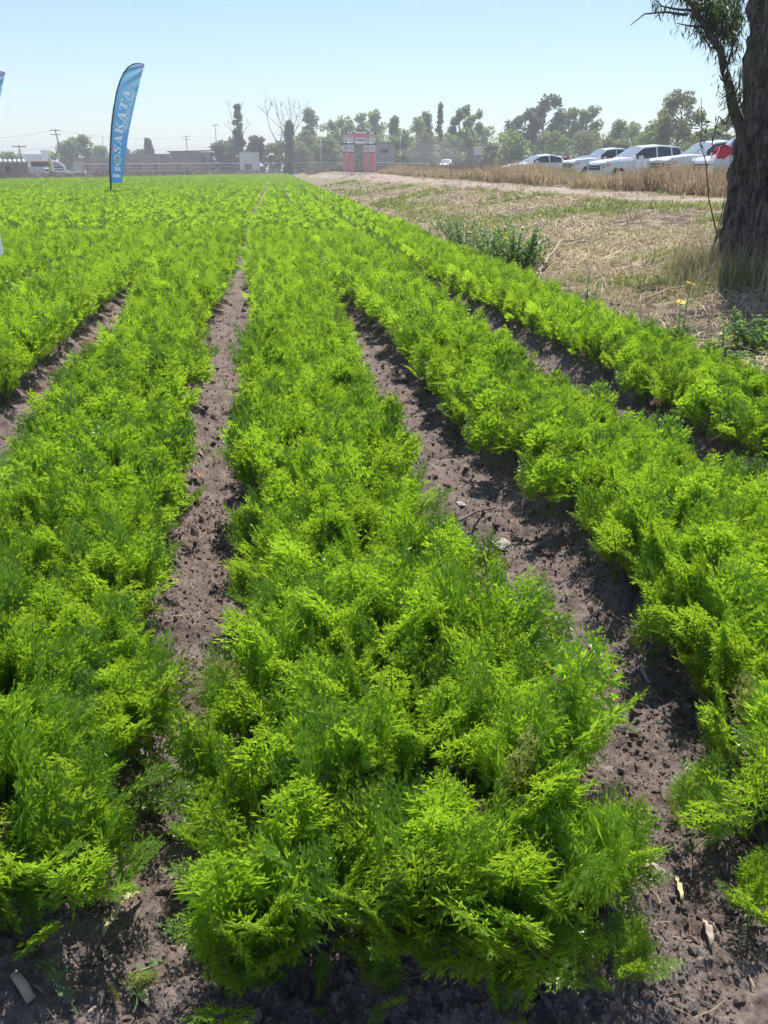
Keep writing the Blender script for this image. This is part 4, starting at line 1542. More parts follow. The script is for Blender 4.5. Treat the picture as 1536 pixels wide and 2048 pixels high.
# ------------------------------------------------------------------ dead brush along the far end of the field, weeds in front of the trees
def brush():
    r = np.random.default_rng(64)
    u = r.uniform(0, 1, 9000)
    # along the far end of the beds, from the left edge of the view to the field corner
    ax, ay = -42.0, float(far_end(-42.0)) + 4; bx, by = 3.0, float(far_end(3.0)) + 4
    x = ax + (bx - ax) * u + r.normal(0, .6, len(u)); y = ay + (by - ay) * u + np.abs(r.normal(0, 3.0, len(u)))
    hmod = .45 + .8 * (vnoise(x * .35, y * .02, 5) + .5) * (vnoise(x * 1.3, y * .1, 6) + .7)
    m = 3
    bx_ = np.repeat(x, m) + r.normal(0, .3, len(x) * m); by_ = np.repeat(y, m) + r.normal(0, .3, len(x) * m)
    P = np.stack([bx_, by_, np.zeros(len(bx_))], 1)
    d = np.hypot(bx_, by_)
    v, q, t, a = blades(P, np.repeat(hmod, m) * r.uniform(.3, 1.2, len(P)) * 1.5, r.uniform(0, 6.28, len(P)), r.uniform(.1, 1.3, len(P)), .0006 * d + .01, r)
    tag(obj('dead_brush', mk_mesh('dead_brush', v, quads=q, tris=t, attr={'tone': a}), M_brush), 'tangled grey brown dead brush along the far end of the field', 'brush', kind='stuff')
    # dry scrub beyond the track, around the gate and in front of the trees
    n = 9000
    px = r.uniform(590, 1330, n); D = 90 * (1.9 ** r.uniform(0, 1, n))
    k = ~((np.abs(px - 719) < 40) & (D < 96))
    px, D = px[k], D[k]
    xy = np.array([place(a_, b_) for a_, b_ in zip(px, D)])
    k = (edge_rel(xy[:, 0], xy[:, 1]) > 3.0) & (track_dist(xy[:, 0], xy[:, 1]) > 2.5)
    xy = xy[k]; D = D[k]
    P = np.stack([xy[:, 0], xy[:, 1], height(xy[:, 0], xy[:, 1], False)], 1)
    P = np.repeat(P, 3, 0) + r.normal(0, .25, (len(P) * 3, 3)) * [1, 1, 0]; D = np.repeat(D, 3)
    hm = .5 + 1.0 * (vnoise(P[:, 0] * .15, P[:, 1] * .06, 15) + .5)
    v, q, t, a = blades(P, hm * r.uniform(.5, 1.3, len(P)), r.uniform(0, 6.28, len(P)), r.uniform(.05, .7, len(P)), .0007 * D, r)
    tag(obj('dry_scrub', mk_mesh('dry_scrub', v, quads=q, tris=t, attr={'tone': a}), M_brush), 'brown dry scrub in front of the trees beyond the gate', 'scrub', kind='stuff')


M_brush = leaf_mat('dead_brush', (.13, .10, .082), (.34, .27, .21), (.20, .15, .10), .2, .8)
brush()

# ------------------------------------------------------------------ buildings, poles, vehicles far behind
M_brick = plain('weathered_brick', (.235, .165, .135), .95, var=.22, scale=.8)
M_brick2 = plain('grey_render', (.24, .205, .185), .95, var=.15, scale=.6)
M_roof = plain('grey_roof_sheet', (.20, .195, .20), .7, var=.15, scale=.8)
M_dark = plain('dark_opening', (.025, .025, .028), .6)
M_white = plain('white_paint', (.74, .74, .73), .6, var=.06, scale=1.5)
M_lightgrey = plain('light_grey_sheet', (.52, .54, .56), .6, var=.10, scale=.5)
M_bluegrey = plain('blue_grey_sheet', (.42, .48, .54), .6, var=.06, scale=.2)
M_concrete = plain('concrete', (.38, .36, .34), .9, var=.15, scale=2)
M_wood = plain('pole_wood', (.17, .145, .125), .9, var=.2, scale=3)
M_wire = plain('wire', (.10, .10, .11), .6)
M_steel = plain('galvanised_steel', (.55, .56, .58), .35, metal=.7, var=.1)
M_yellowp = plain('yellow_paint', (.72, .50, .06), .5, var=.1)
M_orange = plain('orange_paint', (.70, .33, .10), .6, var=.1)
M_pink = plain('faded_pink_paint', (.60, .42, .39), .7, var=.1)
M_tyre = plain('tyre_rubber', (.022, .022, .024), .8)
M_redroof = plain('red_sheet', (.55, .12, .10), .6)


class Far:
    """A frame facing the camera at column px, distance D: u metres to the right, w metres away, z up."""
    def __init__(s, px, D, rz=0.0):
        s.D = D
        s.xy = place(px, D)
        s.z0 = float(height(np.array([s.xy[0]]), np.array([s.xy[1]]), False)[0])
        s.px = px
        s.rz = -math.atan2(s.xy[0], s.xy[1]) + rz

    def root(s, name):
        return empty(name, (s.xy[0], s.xy[1], s.z0), s.rz)

    def u(s, px):
        return (px - s.px) * mpp(s.D)

    def z(s, py):
        return zpix(s.D, py) - s.z0


def far_house(name, lab, x0, x1, top, D, wall, roof=None, depth=6.0, wins=(), cat='building', doors=(), rz=0.0, roof_over=.3, base=None, slope=0.0):
    f = Far((x0 + x1) / 2, D, rz)
    R = f.root(name)
    w = f.u(x1) - f.u(x0); h = f.z(top)
    MB().box((0, depth / 2, h / 2 - .3), (w, depth, h + .6)).build('wall', wall, R)
    rt = MB()
    rt.prism([(-w / 2 - roof_over, h + .004), (w / 2 + roof_over, h + .004 + slope), (w / 2 + roof_over, h + .18 + slope), (-w / 2 - roof_over, h + .18)], -roof_over, depth + roof_over, lambda a, b, c: (a, c, b))
    rt.build('roof', roof or wall, R)
    for (a, b, c, d) in wins:
        uw, hw_ = (b - a) * mpp(D), f.z(c) - f.z(d)
        o = MB().box((0, 0, 0), (uw, .08, hw_)).build('window', M_dark, R, loc=((f.u(a) + f.u(b)) / 2, -.02, (f.z(c) + f.z(d)) / 2))
        MB().box((0, -.05, 0), (uw + .12, .05, .07)).build('lintel', M_concrete, o, loc=(0, 0, hw_ / 2 + .04))
    tag(R, lab, cat)
    return f, R


f, R = far_house('brick_building', 'long low brown brick building behind the far end of the field', 160, 402, 318, 216, M_brick, M_roof, 7,
                 wins=[(176, 184, 328, 338), (206, 214, 329, 338), (266, 274, 328, 338), (276, 284, 329, 338), (306, 314, 328, 338), (352, 360, 328, 338)], roof_over=.1)
for k, px in enumerate((172, 226, 318)):
    MB().box((f.u(px), -.12, f.z(330) / 2), (.35, .2, f.z(318))).build('pier', M_brick2, R)
f, R = far_house('grey_roofed_house', 'grey roofed house behind the right end of the brick building', 345, 428, 304, 226, M_brick2, M_roof, 9,
                 wins=[(401, 412, 312, 324), (382, 390, 314, 324)], roof_over=.8, slope=.35)
far_house('grey_roofed_house', 'low grey roof showing left of the conifer behind the brick building', 262, 342, 309, 236, M_brick2, M_roof, 8, wins=[(322, 330, 312, 318)], roof_over=.4)
f, R = far_house('white_container', 'white metal container in front of the two dark trees', 481, 519, 306, 206, M_white, M_lightgrey, 4, roof_over=.05)
MB().box((f.u(497), -.03, f.z(333)), (14 * mpp(206), .12, 1.2)).build('dark_hatch', M_dark, R)
for k in range(9): MB().box((f.u(484 + k * 4), -.03, f.z(320)), (.07, .08, f.z(309) * .9)).build('rib', M_lightgrey, R)
f, R = far_house('grey_shed', 'long grey shed with white scalloped roof edge at the far left', -60, 52, 325, 118, M_brick2, M_lightgrey, 4, wins=[(10, 18, 332, 344), (-20, -10, 332, 344)], roof_over=.2)
for k in range(13):
    MB().tube([(f.u(-56 + k * 8.5), -.35, f.z(324)), (f.u(-56 + k * 8.5), .6, f.z(321))], [.16, .2], 8).build('roof_scallop', M_white, R, True)
far_house('warehouse', 'very long pale blue grey warehouse on the far left horizon', 0, 108, 309, 430, M_bluegrey, M_bluegrey, 20, roof_over=.2)
far_house('silo_building', 'pale square tower building beside the far warehouse', 88, 106, 301, 425, M_lightgrey, M_bluegrey, 10, roof_over=.2)
far_house('grey_building', 'pale grey building with dark windows right of the red gate', 749, 790, 286, 165, M_concrete, M_roof, 7,
          wins=[(761, 767, 298, 306), (769, 776, 298, 306)], roof_over=.4)
f, R = far_house('white_trailer', 'white trailer with red roof edge among the trees', 946, 988, 292, 172, M_white, M_redroof, 3, roof_over=.1)
far_house('stable_wall', 'low rough brown wall below the white trailer', 930, 1000, 312, 168, M_brick2, M_brick2, 2, roof_over=0)


def wheel_at(R, x, y, z, rad, w=.22):
    t = MB().tube([(x, y - w / 2, z), (x, y + w / 2, z)], rad, 16).build('wheel', M_tyre, R, False)
    MB().tube([(x, y - w / 2 - .012, z), (x, y - w / 2 + .02, z)], rad * .58, 12).build('rim', M_lightgrey, t, False)
    return t


def far_truck():
    f = Far(92, 140)
    R = f.root('flatbed_truck')
    z = f.z
    MB().box((f.u(82), 1.2, (z(333) + z(324)) / 2), ((108 - 64) * mpp(140) * .75, 2.3, z(324) - z(333))).build('cargo_box', M_dark, R)
    MB().box((f.u(82), 1.2, z(323.2)), ((108 - 62) * mpp(140) * .78, 2.4, .16)).build('roof_rail', M_orange, R)
    cab = MB()
    cab.prism([(f.u(97), .55), (f.u(106), .55), (f.u(106), z(332)), (f.u(103), z(326)), (f.u(99), z(324)), (f.u(97), z(324))], .1, 2.3, lambda a, b, c: (a, c, b))
    cab.build('cab', M_yellowp, R)
    MB().box((f.u(103.2), .06, z(330)), (.4, .08, .5)).build('window', M_dark, R)
    for px in (70, 78, 102): wheel_at(R, f.u(px), .2, .5, .5)
    tag(R, 'dark sided truck with orange roof rail and yellow cab at far left', 'truck')
    f = Far(116, 138)
    R = f.root('ramp_trailer')
    z = f.z
    a = MB()
    for (x0, y0, x1, y1) in [(107, 342, 106, 322), (106, 322, 120, 325), (120, 325, 129, 334), (129, 334, 129, 343), (107, 342, 129, 343)]:
        a.tube([(f.u(x0), 0, z(y0)), (f.u(x1), 0, z(y1))], .22, 6)
    a.build('frame', M_white, R)
    for k, yy in enumerate((331, 337)):
        MB().box((f.u(117), .3, z(yy)), (16 * mpp(138), .4, .16)).build('deck', M_white, R)
    MB().box((f.u(117), .9, z(335)), (17 * mpp(138), .6, 1.1)).build('dark_load', M_dark, R)  # near-black box standing behind the decks
    for px in (112, 124): wheel_at(R, f.u(px), .0, .4, .4)
    tag(R, 'white sloping car transporter frame beside the yellow cab', 'trailer')
    f = Far(157, 150)
    R = f.root('gate_frame')
    z = f.z
    for px in (149, 165): MB().box((f.u(px), 0, z(324) / 2), (.28, .3, z(324))).build('post', M_pink, R)
    MB().box((f.u(157), 0, z(325)), (16 * mpp(150), .3, .4)).build('lintel', M_pink, R)
    MB().box((f.u(157), .05, z(333)), (13 * mpp(150), .1, 1.3)).build('gate_leaf', M_lightgrey, R)
    tag(R, 'faded pink gate frame at the left end of the brick building', 'gate')
    f = Far(66, 128)
    R = f.root('block_wall')
    for k in range(6): MB().box((f.u(52 + k * 6.4), 0, f.z(333) / 2), (6.3 * mpp(128), .3, f.z(333 + (k % 2) * .6))).build('panel', M_lightgrey, R)
    tag(R, 'light grey panel wall in front of the dark sided truck', 'wall')


far_truck()


def pole(px, top, D, lab, r=.14, arms=1, lean=0.0, mat=M_wood, base=None, lamp=False, name='utility_pole'):
    f = Far(px, D)
    R = f.root(name)
    h = f.z(top)
    MB().tube([(lean, 0, -.2), (0, 0, h)], [r, r * .7], 8).build('pole', mat, R, True)
    for k in range(arms):
        zz = h - .25 - k * .8
        c = MB().box((0, 0, 0), (2.0, .12, .12)).build('crossarm', mat, R, loc=(0, -.1, zz))
        for u in (-.9, -.3, .3, .9):
            MB().tube([(u, 0, .06), (u, 0, .22)], [.05, .03], 6).build('insulator', M_lightgrey, c, True)
    if lamp:
        for k in range(5):
            MB().box((-.9 + k * .45, -.1, h), (.32, .2, .28)).build('lamp', M_lightgrey, R)
        MB().box((0, 0, h - .2), (2.2, .1, .1)).build('crossarm', M_steel, R)
    tag(R, lab, 'pole', 'poles behind the field')
    return np.array([f.xy[0], f.xy[1], f.z0 + h])


pA = pole(122, 258, 175, 'leaning wooden utility pole in front of the round trees', .17, 2, 1.0)
pB = pole(46, 290, 132, 'short utility pole beside the grey shed', .12, 1)
pB2 = pole(42, 302, 130, 'thin post just left of the short utility pole', .07, 0)
pC = pole(378, 272, 270, 'far thin utility pole above the grey roofed house', .15, 2)
pD = pole(188, 273, 265, 'far thin pole at the right side of the round tree', .13, 1)
pE = pole(213, 270, 280, 'faint pole just left of the blue flag', .12, 0)
pF = pole(437, 250, 300, 'tall light mast with a row of lamps', .2, 0, mat=M_steel, lamp=True, name='light_mast')
pG = pole(643, 278, 190, 'thin white pole in front of the trees left of the red gate', .10, 1, mat=M_lightgrey)
pH = pole(800, 270, 165, 'thin grey pole in front of the dusty trees', .09, 0, mat=M_lightgrey)


def wire(a, b, sag, lab):
    pts = [a + (b - a) * u - UP * sag * 4 * u * (1 - u) for u in np.linspace(0, 1, 14)]
    tag(MB().tube(pts, .018, 4, False).build('power_wire', M_wire, None), lab, 'wire', 'overhead wires')


far_left = np.array([*place(-150, 170), zpix(170, 272)]); far_left2 = np.array([*place(-150, 170), zpix(170, 291)])
far_right = np.array([*place(640, 300), zpix(300, 268)]); far_right2 = np.array([*place(640, 300), zpix(300, 284)])
wire(far_left, pA - UP * .2, 1.0, 'upper overhead wire left of the leaning utility pole')
wire(far_left2, pA - UP * 3.2, 1.0, 'lower overhead wire left of the leaning utility pole')
wire(pA - UP * .2, pC, 1.2, 'upper overhead wire from the leaning pole to the right')
wire(pA - UP * 3.0, pC - UP * 3.0, 1.2, 'lower overhead wire from the leaning pole to the right')
wire(pC, far_right, 1.0, 'upper overhead wire between the far poles and the trees')
wire(pC - UP * 3.0, far_right2, 1.0, 'lower overhead wire between the far poles and the trees')


def wire_fence(lab, px0, D0, px1, D1, n, top0, top1, mat=M_steel, rails=3):
    a, b = place(px0, D0), place(px1, D1)
    R = empty('wire_fence', (a[0], a[1], 0))
    P = [a + (b - a) * u for u in np.linspace(0, 1, n)]
    hs = []
    for u, p in zip(np.linspace(0, 1, n), P):
        g = float(height(np.array([p[0]]), np.array([p[1]]), False)[0]); D = D0 + (D1 - D0) * u
        h = zpix(D, top0 + (top1 - top0) * u); hs.append((g, h))
        MB().tube([(p[0] - a[0], p[1] - a[1], g - .2), (p[0] - a[0], p[1] - a[1], h)], .06, 6).build('post', M_wood, R)
    for k in range(rails):
        f = 1 - k * .28
        MB().tube([(p[0] - a[0], p[1] - a[1], g + (h - g) * f - .03) for p, (g, h) in zip(P, hs)], .045 if k == 0 else .02, 5).build('rail', mat, R)
    tag(R, lab, 'fence')


wire_fence('pale rail fence running along the far end of the carrot field', 150, 160, 690, 196, 26, 328, 325)
wire_fence('thin fence with pale rail right of the red gate', 752, 118, 860, 150, 8, 325, 327)

# ------------------------------------------------------------------ cars
def paint(name, col, rough=.28):
    m, N, L, B = node_mat(name)
    co = coord(N)
    d = noise(N, L, co, 2.2, 5, .6)
    L.new(ramp(N, L, d, [(.35, col), (.8, [c * .86 + .02 for c in col])]), B.inputs['Base Color'])
    B.inputs['Roughness'].default_value = rough
    B.inputs['Coat Weight'].default_value = .6
    B.inputs['Coat Roughness'].default_value = .08
    return m


P_white = paint('white_car_paint', (.80, .81, .82))
P_silver = paint('silver_car_paint', (.60, .62, .65))
P_grey = paint('mauve_grey_car_paint', (.20, .18, .20))
m, N, L, B = node_mat('car_glass')
M_glass = m
B.inputs['Base Color'].default_value = (.03, .04, .045, 1)
B.inputs['Roughness'].default_value = .04
B.inputs['Specular IOR Level'].default_value = .9
m, N, L, B = node_mat('windscreen_glass')
M_screen = m
B.inputs['Base Color'].default_value = (.22, .27, .29, 1)  # pale bluish base colour paints in the sky's reflection
B.inputs['Roughness'].default_value = .06
B.inputs['Specular IOR Level'].default_value = 1.0
B.inputs['Coat Weight'].default_value = .5
m, N, L, B = node_mat('red_tail_lamp')
M_tail = m
B.inputs['Base Color'].default_value = (.55, .012, .02, 1); B.inputs['Roughness'].default_value = .12
m, N, L, B = node_mat('head_lamp')
M_lamp = m
B.inputs['Base Color'].default_value = (.62, .64, .66, 1); B.inputs['Roughness'].default_value = .08
M_amber = plain('amber_lamp', (.70, .22, .06), .2)
M_blackpl = plain('black_plastic', (.03, .03, .032), .55)
M_rim = plain('alloy_rim', (.50, .51, .53), .3, metal=.8)

# station: x, bottom, belt, top, half width at belt, half width at roof
CARS = {
    'sedan': dict(L=4.4, st=[(2.20, .42, .60, .66, .66, .58), (2.08, .24, .68, .75, .80, .70), (1.25, .22, .84, .93, .87, .76), (.72, .22, .90, 1.00, .88, .74), (-.08, .22, .92, 1.41, .88, .60),
                             (-.85, .22, .93, 1.46, .88, .60), (-1.45, .22, .94, 1.36, .87, .58), (-1.98, .26, .96, 1.05, .84, .66), (-2.20, .42, .86, .98, .74, .62)],
                  ws=(3, 4), rw=(6, 7), wins=[(.42, -.62), (-.70, -1.50)], wheels=(1.36, -1.30), wr=.31),
    'suv': dict(L=4.6, st=[(2.30, .50, .80, .90, .72, .62), (2.18, .28, .90, 1.00, .84, .76), (1.35, .26, 1.00, 1.12, .91, .80), (.92, .26, 1.04, 1.17, .92, .78), (.18, .26, 1.06, 1.66, .92, .66),
                           (-.70, .26, 1.08, 1.73, .92, .66), (-1.70, .28, 1.10, 1.68, .91, .64), (-2.12, .32, 1.10, 1.26, .89, .76), (-2.30, .48, .98, 1.10, .82, .70)],
                ws=(3, 4), rw=(6, 7), wins=[(.62, -.45), (-.53, -1.25), (-1.33, -1.80)], wheels=(1.42, -1.38), wr=.36),
    'pickup': dict(L=5.3, st=[(2.65, .52, .86, .98, .74, .66), (2.52, .32, .96, 1.10, .86, .80), (1.60, .30, 1.04, 1.19, .92, .82), (1.15, .30, 1.08, 1.22, .92, .78), (.45, .30, 1.10, 1.72, .92, .66),
                              (-.20, .30, 1.12, 1.79, .92, .67), (-.88, .30, 1.12, 1.75, .92, .66), (-1.02, .30, 1.10, 1.16, .92, .86), (-2.55, .34, 1.10, 1.15, .91, .86), (-2.65, .46, 1.06, 1.12, .88, .84)],
                   ws=(3, 4), rw=(6, 7), wins=[(.85, -.12), (-.20, -.86)], wheels=(1.62, -1.62), wr=.39),
}


def car(px, D, turn, kind, col, lab, rear=False, zoff=0.0, group='parked cars', size=1.0):
    c = CARS[kind]
    st = np.array(c['st'])
    xy = place(px, D)
    z0 = float(height(np.array([xy[0]]), np.array([xy[1]]), False)[0])
    fwd = -RV * math.cos(turn) - FV * math.sin(turn)
    if rear: fwd = -fwd
    R = empty(kind if kind != 'suv' else 'parked_car', (xy[0], xy[1], z0 + zoff), math.atan2(fwd[1], fwd[0]))
    R.scale = (size,) * 3
    if kind == 'sedan': R.name = 'parked_car'
    if kind == 'pickup': R.name = 'pickup_truck'
    # body: stations refined with smooth interpolation
    xs = []
    for a, b in zip(st[:-1, 0], st[1:, 0]):
        k = max(1, int(abs(a - b) / .22))
        xs += [a + (b - a) * i / k for i in range(k)]
    xs.append(st[-1, 0])
    xs = np.array(xs)
    ip = lambda col_, x: np.interp(-np.asarray(x), -st[:, 0], st[:, col_])
    V, F = [], []
    ring = 15
    for x in xs:
        zl, zb, zt, w, wr = [float(ip(k, x)) for k in range(1, 6)]
        half = [(w * .80, zl), (w * .95, zl + .10), (w * .995, zl + .32), (w * 1.0, (zl + zb) / 2 + .10), (w * .985, zb - .06), (w * .955, zb), (wr, zt - .055 * min(1, (zt - zb) * 3)), ]
        pts = [(x, -y, z) for y, z in half] + [(x, 0, zt + .018)] + [(x, y, z) for y, z in reversed(half)]
        # roof edge rounding
        V += pts
    n = 15
    for i in range(len(xs) - 1):
        for k in range(n):
            F.append((i * n + k, i * n + (k + 1) % n, (i + 1) * n + (k + 1) % n, (i + 1) * n + k))
    F.append(tuple(range(n))); F.append(tuple(range((len(xs) - 1) * n, len(xs) * n))[::-1])
    me = MB().add(V, F).mesh('body', True)
    me.set_sharp_from_angle(angle=math.radians(38))
    obj('body', me, col, R)

    def side(x, f, sg):
        zb, zt, w, wr = [float(ip(k, x)) for k in (2, 3, 4, 5)]
        ya, za = w * .955, zb; yb, zc = wr, zt - .055
        nrm = np.array([0, (zc - za), -(yb - ya)]); nrm /= np.linalg.norm(nrm) + 1e-9
        p = np.array([x, ya + (yb - ya) * f, za + (zc - za) * f]) + nrm * .014
        return (p[0], p[1] * sg, p[2])
    wsx = (st[c['ws'][0], 0], st[c['ws'][1], 0]); rwx = (st[c['rw'][0], 0], st[c['rw'][1], 0])
    for sg in (-1, 1):
        for (xa, xb) in c['wins']:
            cols = []
            for x in np.linspace(xa, xb, 6):
                hi = .90
                if x > wsx[1] + .02: hi = max(.12, .90 * 1.0)
                cols.append((side(x, .10, sg), side(x, hi, sg)))
            VV = [p for q in cols for p in q]
            o = MB().add(VV, [(2 * i, 2 * i + 2, 2 * i + 3, 2 * i + 1) for i in range(5)]).build('side_window', M_glass, R)
        xm = c['wins'][0][1]
        # door seams and handle
        for x in [w_[1] + .04 * -1 for w_ in c['wins'][:2]] + [c['wins'][0][0] + .12]:
            zb, w = float(ip(2, x)), float(ip(4, x))
            MB().box((x, sg * (w * .995), (zb + .42) / 2 + .05), (.012, .012, zb - .50)).build('door_seam', M_blackpl, R)
        for x in (xm + .16, c['wins'][1][1] + .16):
            zb, w = float(ip(2, x)), float(ip(4, x))
            MB().box((x, sg * (w + .012), zb - .12), (.20, .03, .035)).build('door_handle', col, R)
        xw = c['wins'][0][0] - .12
        mz, mw = float(ip(2, xw)), float(ip(4, xw))
        mir = MB().box((0, 0, 0), (.14, .24, .17), 0, .04).build('side_mirror', col, R, loc=(xw, sg * (mw + .12), mz + .10))
        MB().box((-.075, 0, 0), (.01, .19, .12)).build('mirror_glass', M_glass, mir)
        for xwh in c['wheels']:
            w = float(ip(4, xwh)); rad = c['wr']
            arch = MB().tube([(xwh, sg * (w * .70), rad), (xwh, sg * (w * 1.006), rad + .02)], rad * 1.22, 22).build('wheel_arch', M_blackpl, R)
            t = MB().tube([(xwh, sg * (w * .72), rad), (xwh, sg * (w * .97), rad), (xwh, sg * (w * 1.012), rad)], [rad * .98, rad, rad * .94], 20).build('wheel', M_tyre, R)
            hub = MB().tube([(xwh, sg * (w * 1.008), rad), (xwh, sg * (w * 1.02), rad)], [rad * .62, rad * .60], 16).build('rim', M_rim, t)
        # lamps
        xf = st[1, 0]; zf = float(ip(2, xf)); wf = float(ip(4, xf))
        MB().box((xf + .015, sg * (wf - .19), zf - .06), (.26, .34, .15), 0, .05).build('headlight', M_lamp, R)
        MB().box((xf - .13, sg * (wf - .035), zf - .06), (.16, .10, .11), 0, .02).build('indicator', M_amber, R)
        xr_ = st[-2, 0]; zr = float(ip(2, xr_)); wr_ = float(ip(4, xr_))
        if kind == 'pickup':
            MB().box((st[-1, 0] + .03, sg * (float(ip(4, st[-1, 0])) - .06), .86), (.12, .18, .42), 0, .03).build('taillight', M_tail, R)
        else:
            tl = MB()
            zt0, zt1 = zr - .02, zr + .34
            tl.add([(xr_ + .46, sg * wr_ * .985, zt0 + .22), (xr_ + .10, sg * wr_ * 1.01, zt0 - .06), (xr_ - .10, sg * wr_ * .95, zt0 - .04), (xr_ - .04, sg * (wr_ - .14), zt1),
                    (xr_ + .12, sg * (wr_ - .05), zt1 + .02), (xr_ - .18, sg * (wr_ - .30), zt0 + .0), (xr_ - .06, sg * (wr_ - .30), zt1 - .08)],
                   [(0, 1, 2, 3, 4), (2, 5, 6, 3)])
            tl.build('taillight', M_tail, R)
    # front: grille, bumper
    x0 = st[0, 0]; zb0 = float(ip(2, x0))
    MB().box((x0 - .005, 0, zb0 - .08), (.10, 1.02, .20), 0, .03).build('grille', M_blackpl, R)
    MB().box((x0 - .03, 0, zb0 - .07), (.18, .95, .025)).build('grille_bar', M_rim, R)
    MB().box((x0 + .0, 0, .46), (.16, 1.5, .22), 0, .06).build('bumper', col if kind != 'pickup' else M_blackpl, R)
    MB().box((st[-1, 0] - .01, 0, .52), (.14, 1.5, .20), 0, .06).build('bumper', col, R)

    def slope(xa, xb, u0, u1, name, inset=.93):
        rows = []
        za, zc = float(ip(3, xa)), float(ip(3, xb))
        nrm = np.array([-(zc - za), 0, (xb - xa)]); nrm /= np.linalg.norm(nrm)
        if nrm[2] < 0: nrm = -nrm
        for u in (u0, (u0 + u1) / 2, u1):
            x = xa + (xb - xa) * u
            zt, wr = float(ip(3, x)), float(ip(5, x))
            for f in (-1, -.5, 0, .5, 1):
                z = zt + .018 * (1 - abs(f)) - .050 * abs(f) * min(1, (zt - float(ip(2, x))) * 3)
                p = np.array([x, wr * inset * f, z]) + nrm * .016
                rows.append(tuple(p))
        MB().add(rows, [(r_ * 5 + k, r_ * 5 + k + 1, r_ * 5 + k + 6, r_ * 5 + k + 5) for r_ in range(2) for k in range(4)]).build(name, M_screen, R, True)
    slope(wsx[0], wsx[1], .08, .94, 'windshield')
    slope(rwx[0], rwx[1], .10, .80, 'rear_window')
    if kind == 'pickup':
        MB().box((-1.80, 0, 1.185), (1.36, 1.40, .02)).build('bed_liner', M_blackpl, R)
    tag(R, lab, {'pickup': 'pickup', 'suv': 'car', 'sedan': 'car'}[kind], group)
    return R


t0 = math.radians(15)
car(1068, 53, t0, 'sedan', P_white, 'white car furthest left in the row of parked cars')
car(1094, 60, t0, 'sedan', P_silver, 'white car half hidden behind the leftmost parked car')
car(1158, 56, t0, 'sedan', P_grey, 'dark mauve car between the leftmost car and the white pickup')
car(1212, 47, t0, 'pickup', P_white, 'white double cab pickup with a grey dome showing behind its roof', size=.9)
car(1246, 51, t0, 'sedan', P_silver, 'silver car peeping out behind the white pickup cab')
car(1274, 41, t0, 'suv', P_white, 'large white car with dark tinted side windows between the two pickups')
car(1390, 39.5, t0, 'sedan', P_silver, 'pale car whose windscreen shows behind the nearest pickup')
car(1420, 34, t0, 'pickup', P_white, 'nearest white pickup with black grille and amber headlamp corner', size=.92)
car(1520, 29, t0, 'suv', P_white, 'white car whose bonnet shows just left of the red tail lamp')
car(1568, 26, math.radians(-16), 'suv', P_white, 'white car showing its red tail lamp beside the big trunk', rear=True, size=.93)
car(893, 125, math.radians(80), 'pickup', P_white, 'small white pickup driving along the dusty track', group='cars on the track')
car(84, 146, math.radians(10), 'sedan', P_white, 'white car in front of the dark sided truck at far left', group='cars at the far left')
car(146, 160, math.radians(-5), 'sedan', P_white, 'white car left of the faded pink gate frame', group='cars at the far left')

# grey dome behind the pickup
f = Far(1233, 52)
R = f.root('dome_tarp')
dm = MB()
V, F = [], []
for i in range(7):
    for k in range(13):
        a = math.pi * k / 12; b = (math.pi / 2) * i / 6
        V.append((.62 * math.cos(a) * math.cos(b * .98), .5 * math.sin(b) - .25 + .0 * a, f.z(300) + .32 * math.sin(a) * (.35 + .65 * math.cos(b))))
for i in range(6):
    for k in range(12):
        F.append((i * 13 + k, i * 13 + k + 1, (i + 1) * 13 + k + 1, (i + 1) * 13 + k))
dm.add(V, F).build('cover', plain('grey_tarp', (.23, .24, .24), .8, var=.15), R, True)
MB().tube([(0, 0, 0), (0, 0, f.z(299))], .03, 6).build('post', M_steel, R)
tag(R, 'grey dome shaped cover rising behind the white pickup roof', 'cover')

# ------------------------------------------------------------------ feather flags
def cloth_mat(name, stops, tmix=.4):
    """Printed cloth; colour runs along the height of the flag (attribute 'tone', 0 bottom to 1 tip)."""
    m, N, L, B = node_mat(name)
    a = N.new('ShaderNodeAttribute'); a.attribute_name = 'tone'
    c = ramp(N, L, a.outputs['Fac'], stops)
    L.new(c, B.inputs['Base Color'])
    B.inputs['Roughness'].default_value = .6
    tr = N.new('ShaderNodeBsdfTranslucent'); L.new(c, tr.inputs['Color'])
    mx = N.new('ShaderNodeMixShader'); mx.inputs[0].default_value = tmix
    L.new(B.outputs[0], mx.inputs[1]); L.new(tr.outputs[0], mx.inputs[2])
    L.new(mx.outputs[0], N['Material Output'].inputs['Surface'])
    return m


M_flag = cloth_mat('blue_flag_cloth', [(0, (.07, .31, .66)), (.5, (.13, .39, .70)), (.80, (.22, .52, .78)), (.93, (.27, .58, .82)), (.97, (.50, .40, .75)), (1, (.55, .45, .80))])
M_flagwhite = cloth_mat('white_flag_cloth', [(0, (.62, .62, .78)), (1, (.75, .75, .84))])
M_print = cloth_mat('white_print', [(0, (.78, .82, .90)), (1, (.80, .84, .92))], .3)
M_printg = cloth_mat('green_print', [(0, (.12, .36, .25)), (1, (.12, .36, .25))], .3)
M_printr = cloth_mat('red_print', [(0, (.80, .16, .20)), (1, (.80, .16, .20))], .3)
M_printy = cloth_mat('yellow_print', [(0, (.80, .62, .35)), (1, (.8, .62, .35))], .3)
M_printo = cloth_mat('pale_blue_print', [(0, (.40, .60, .80)), (1, (.40, .60, .80))], .3)
M_carbon = plain('black_pole', (.02, .02, .022), .45)

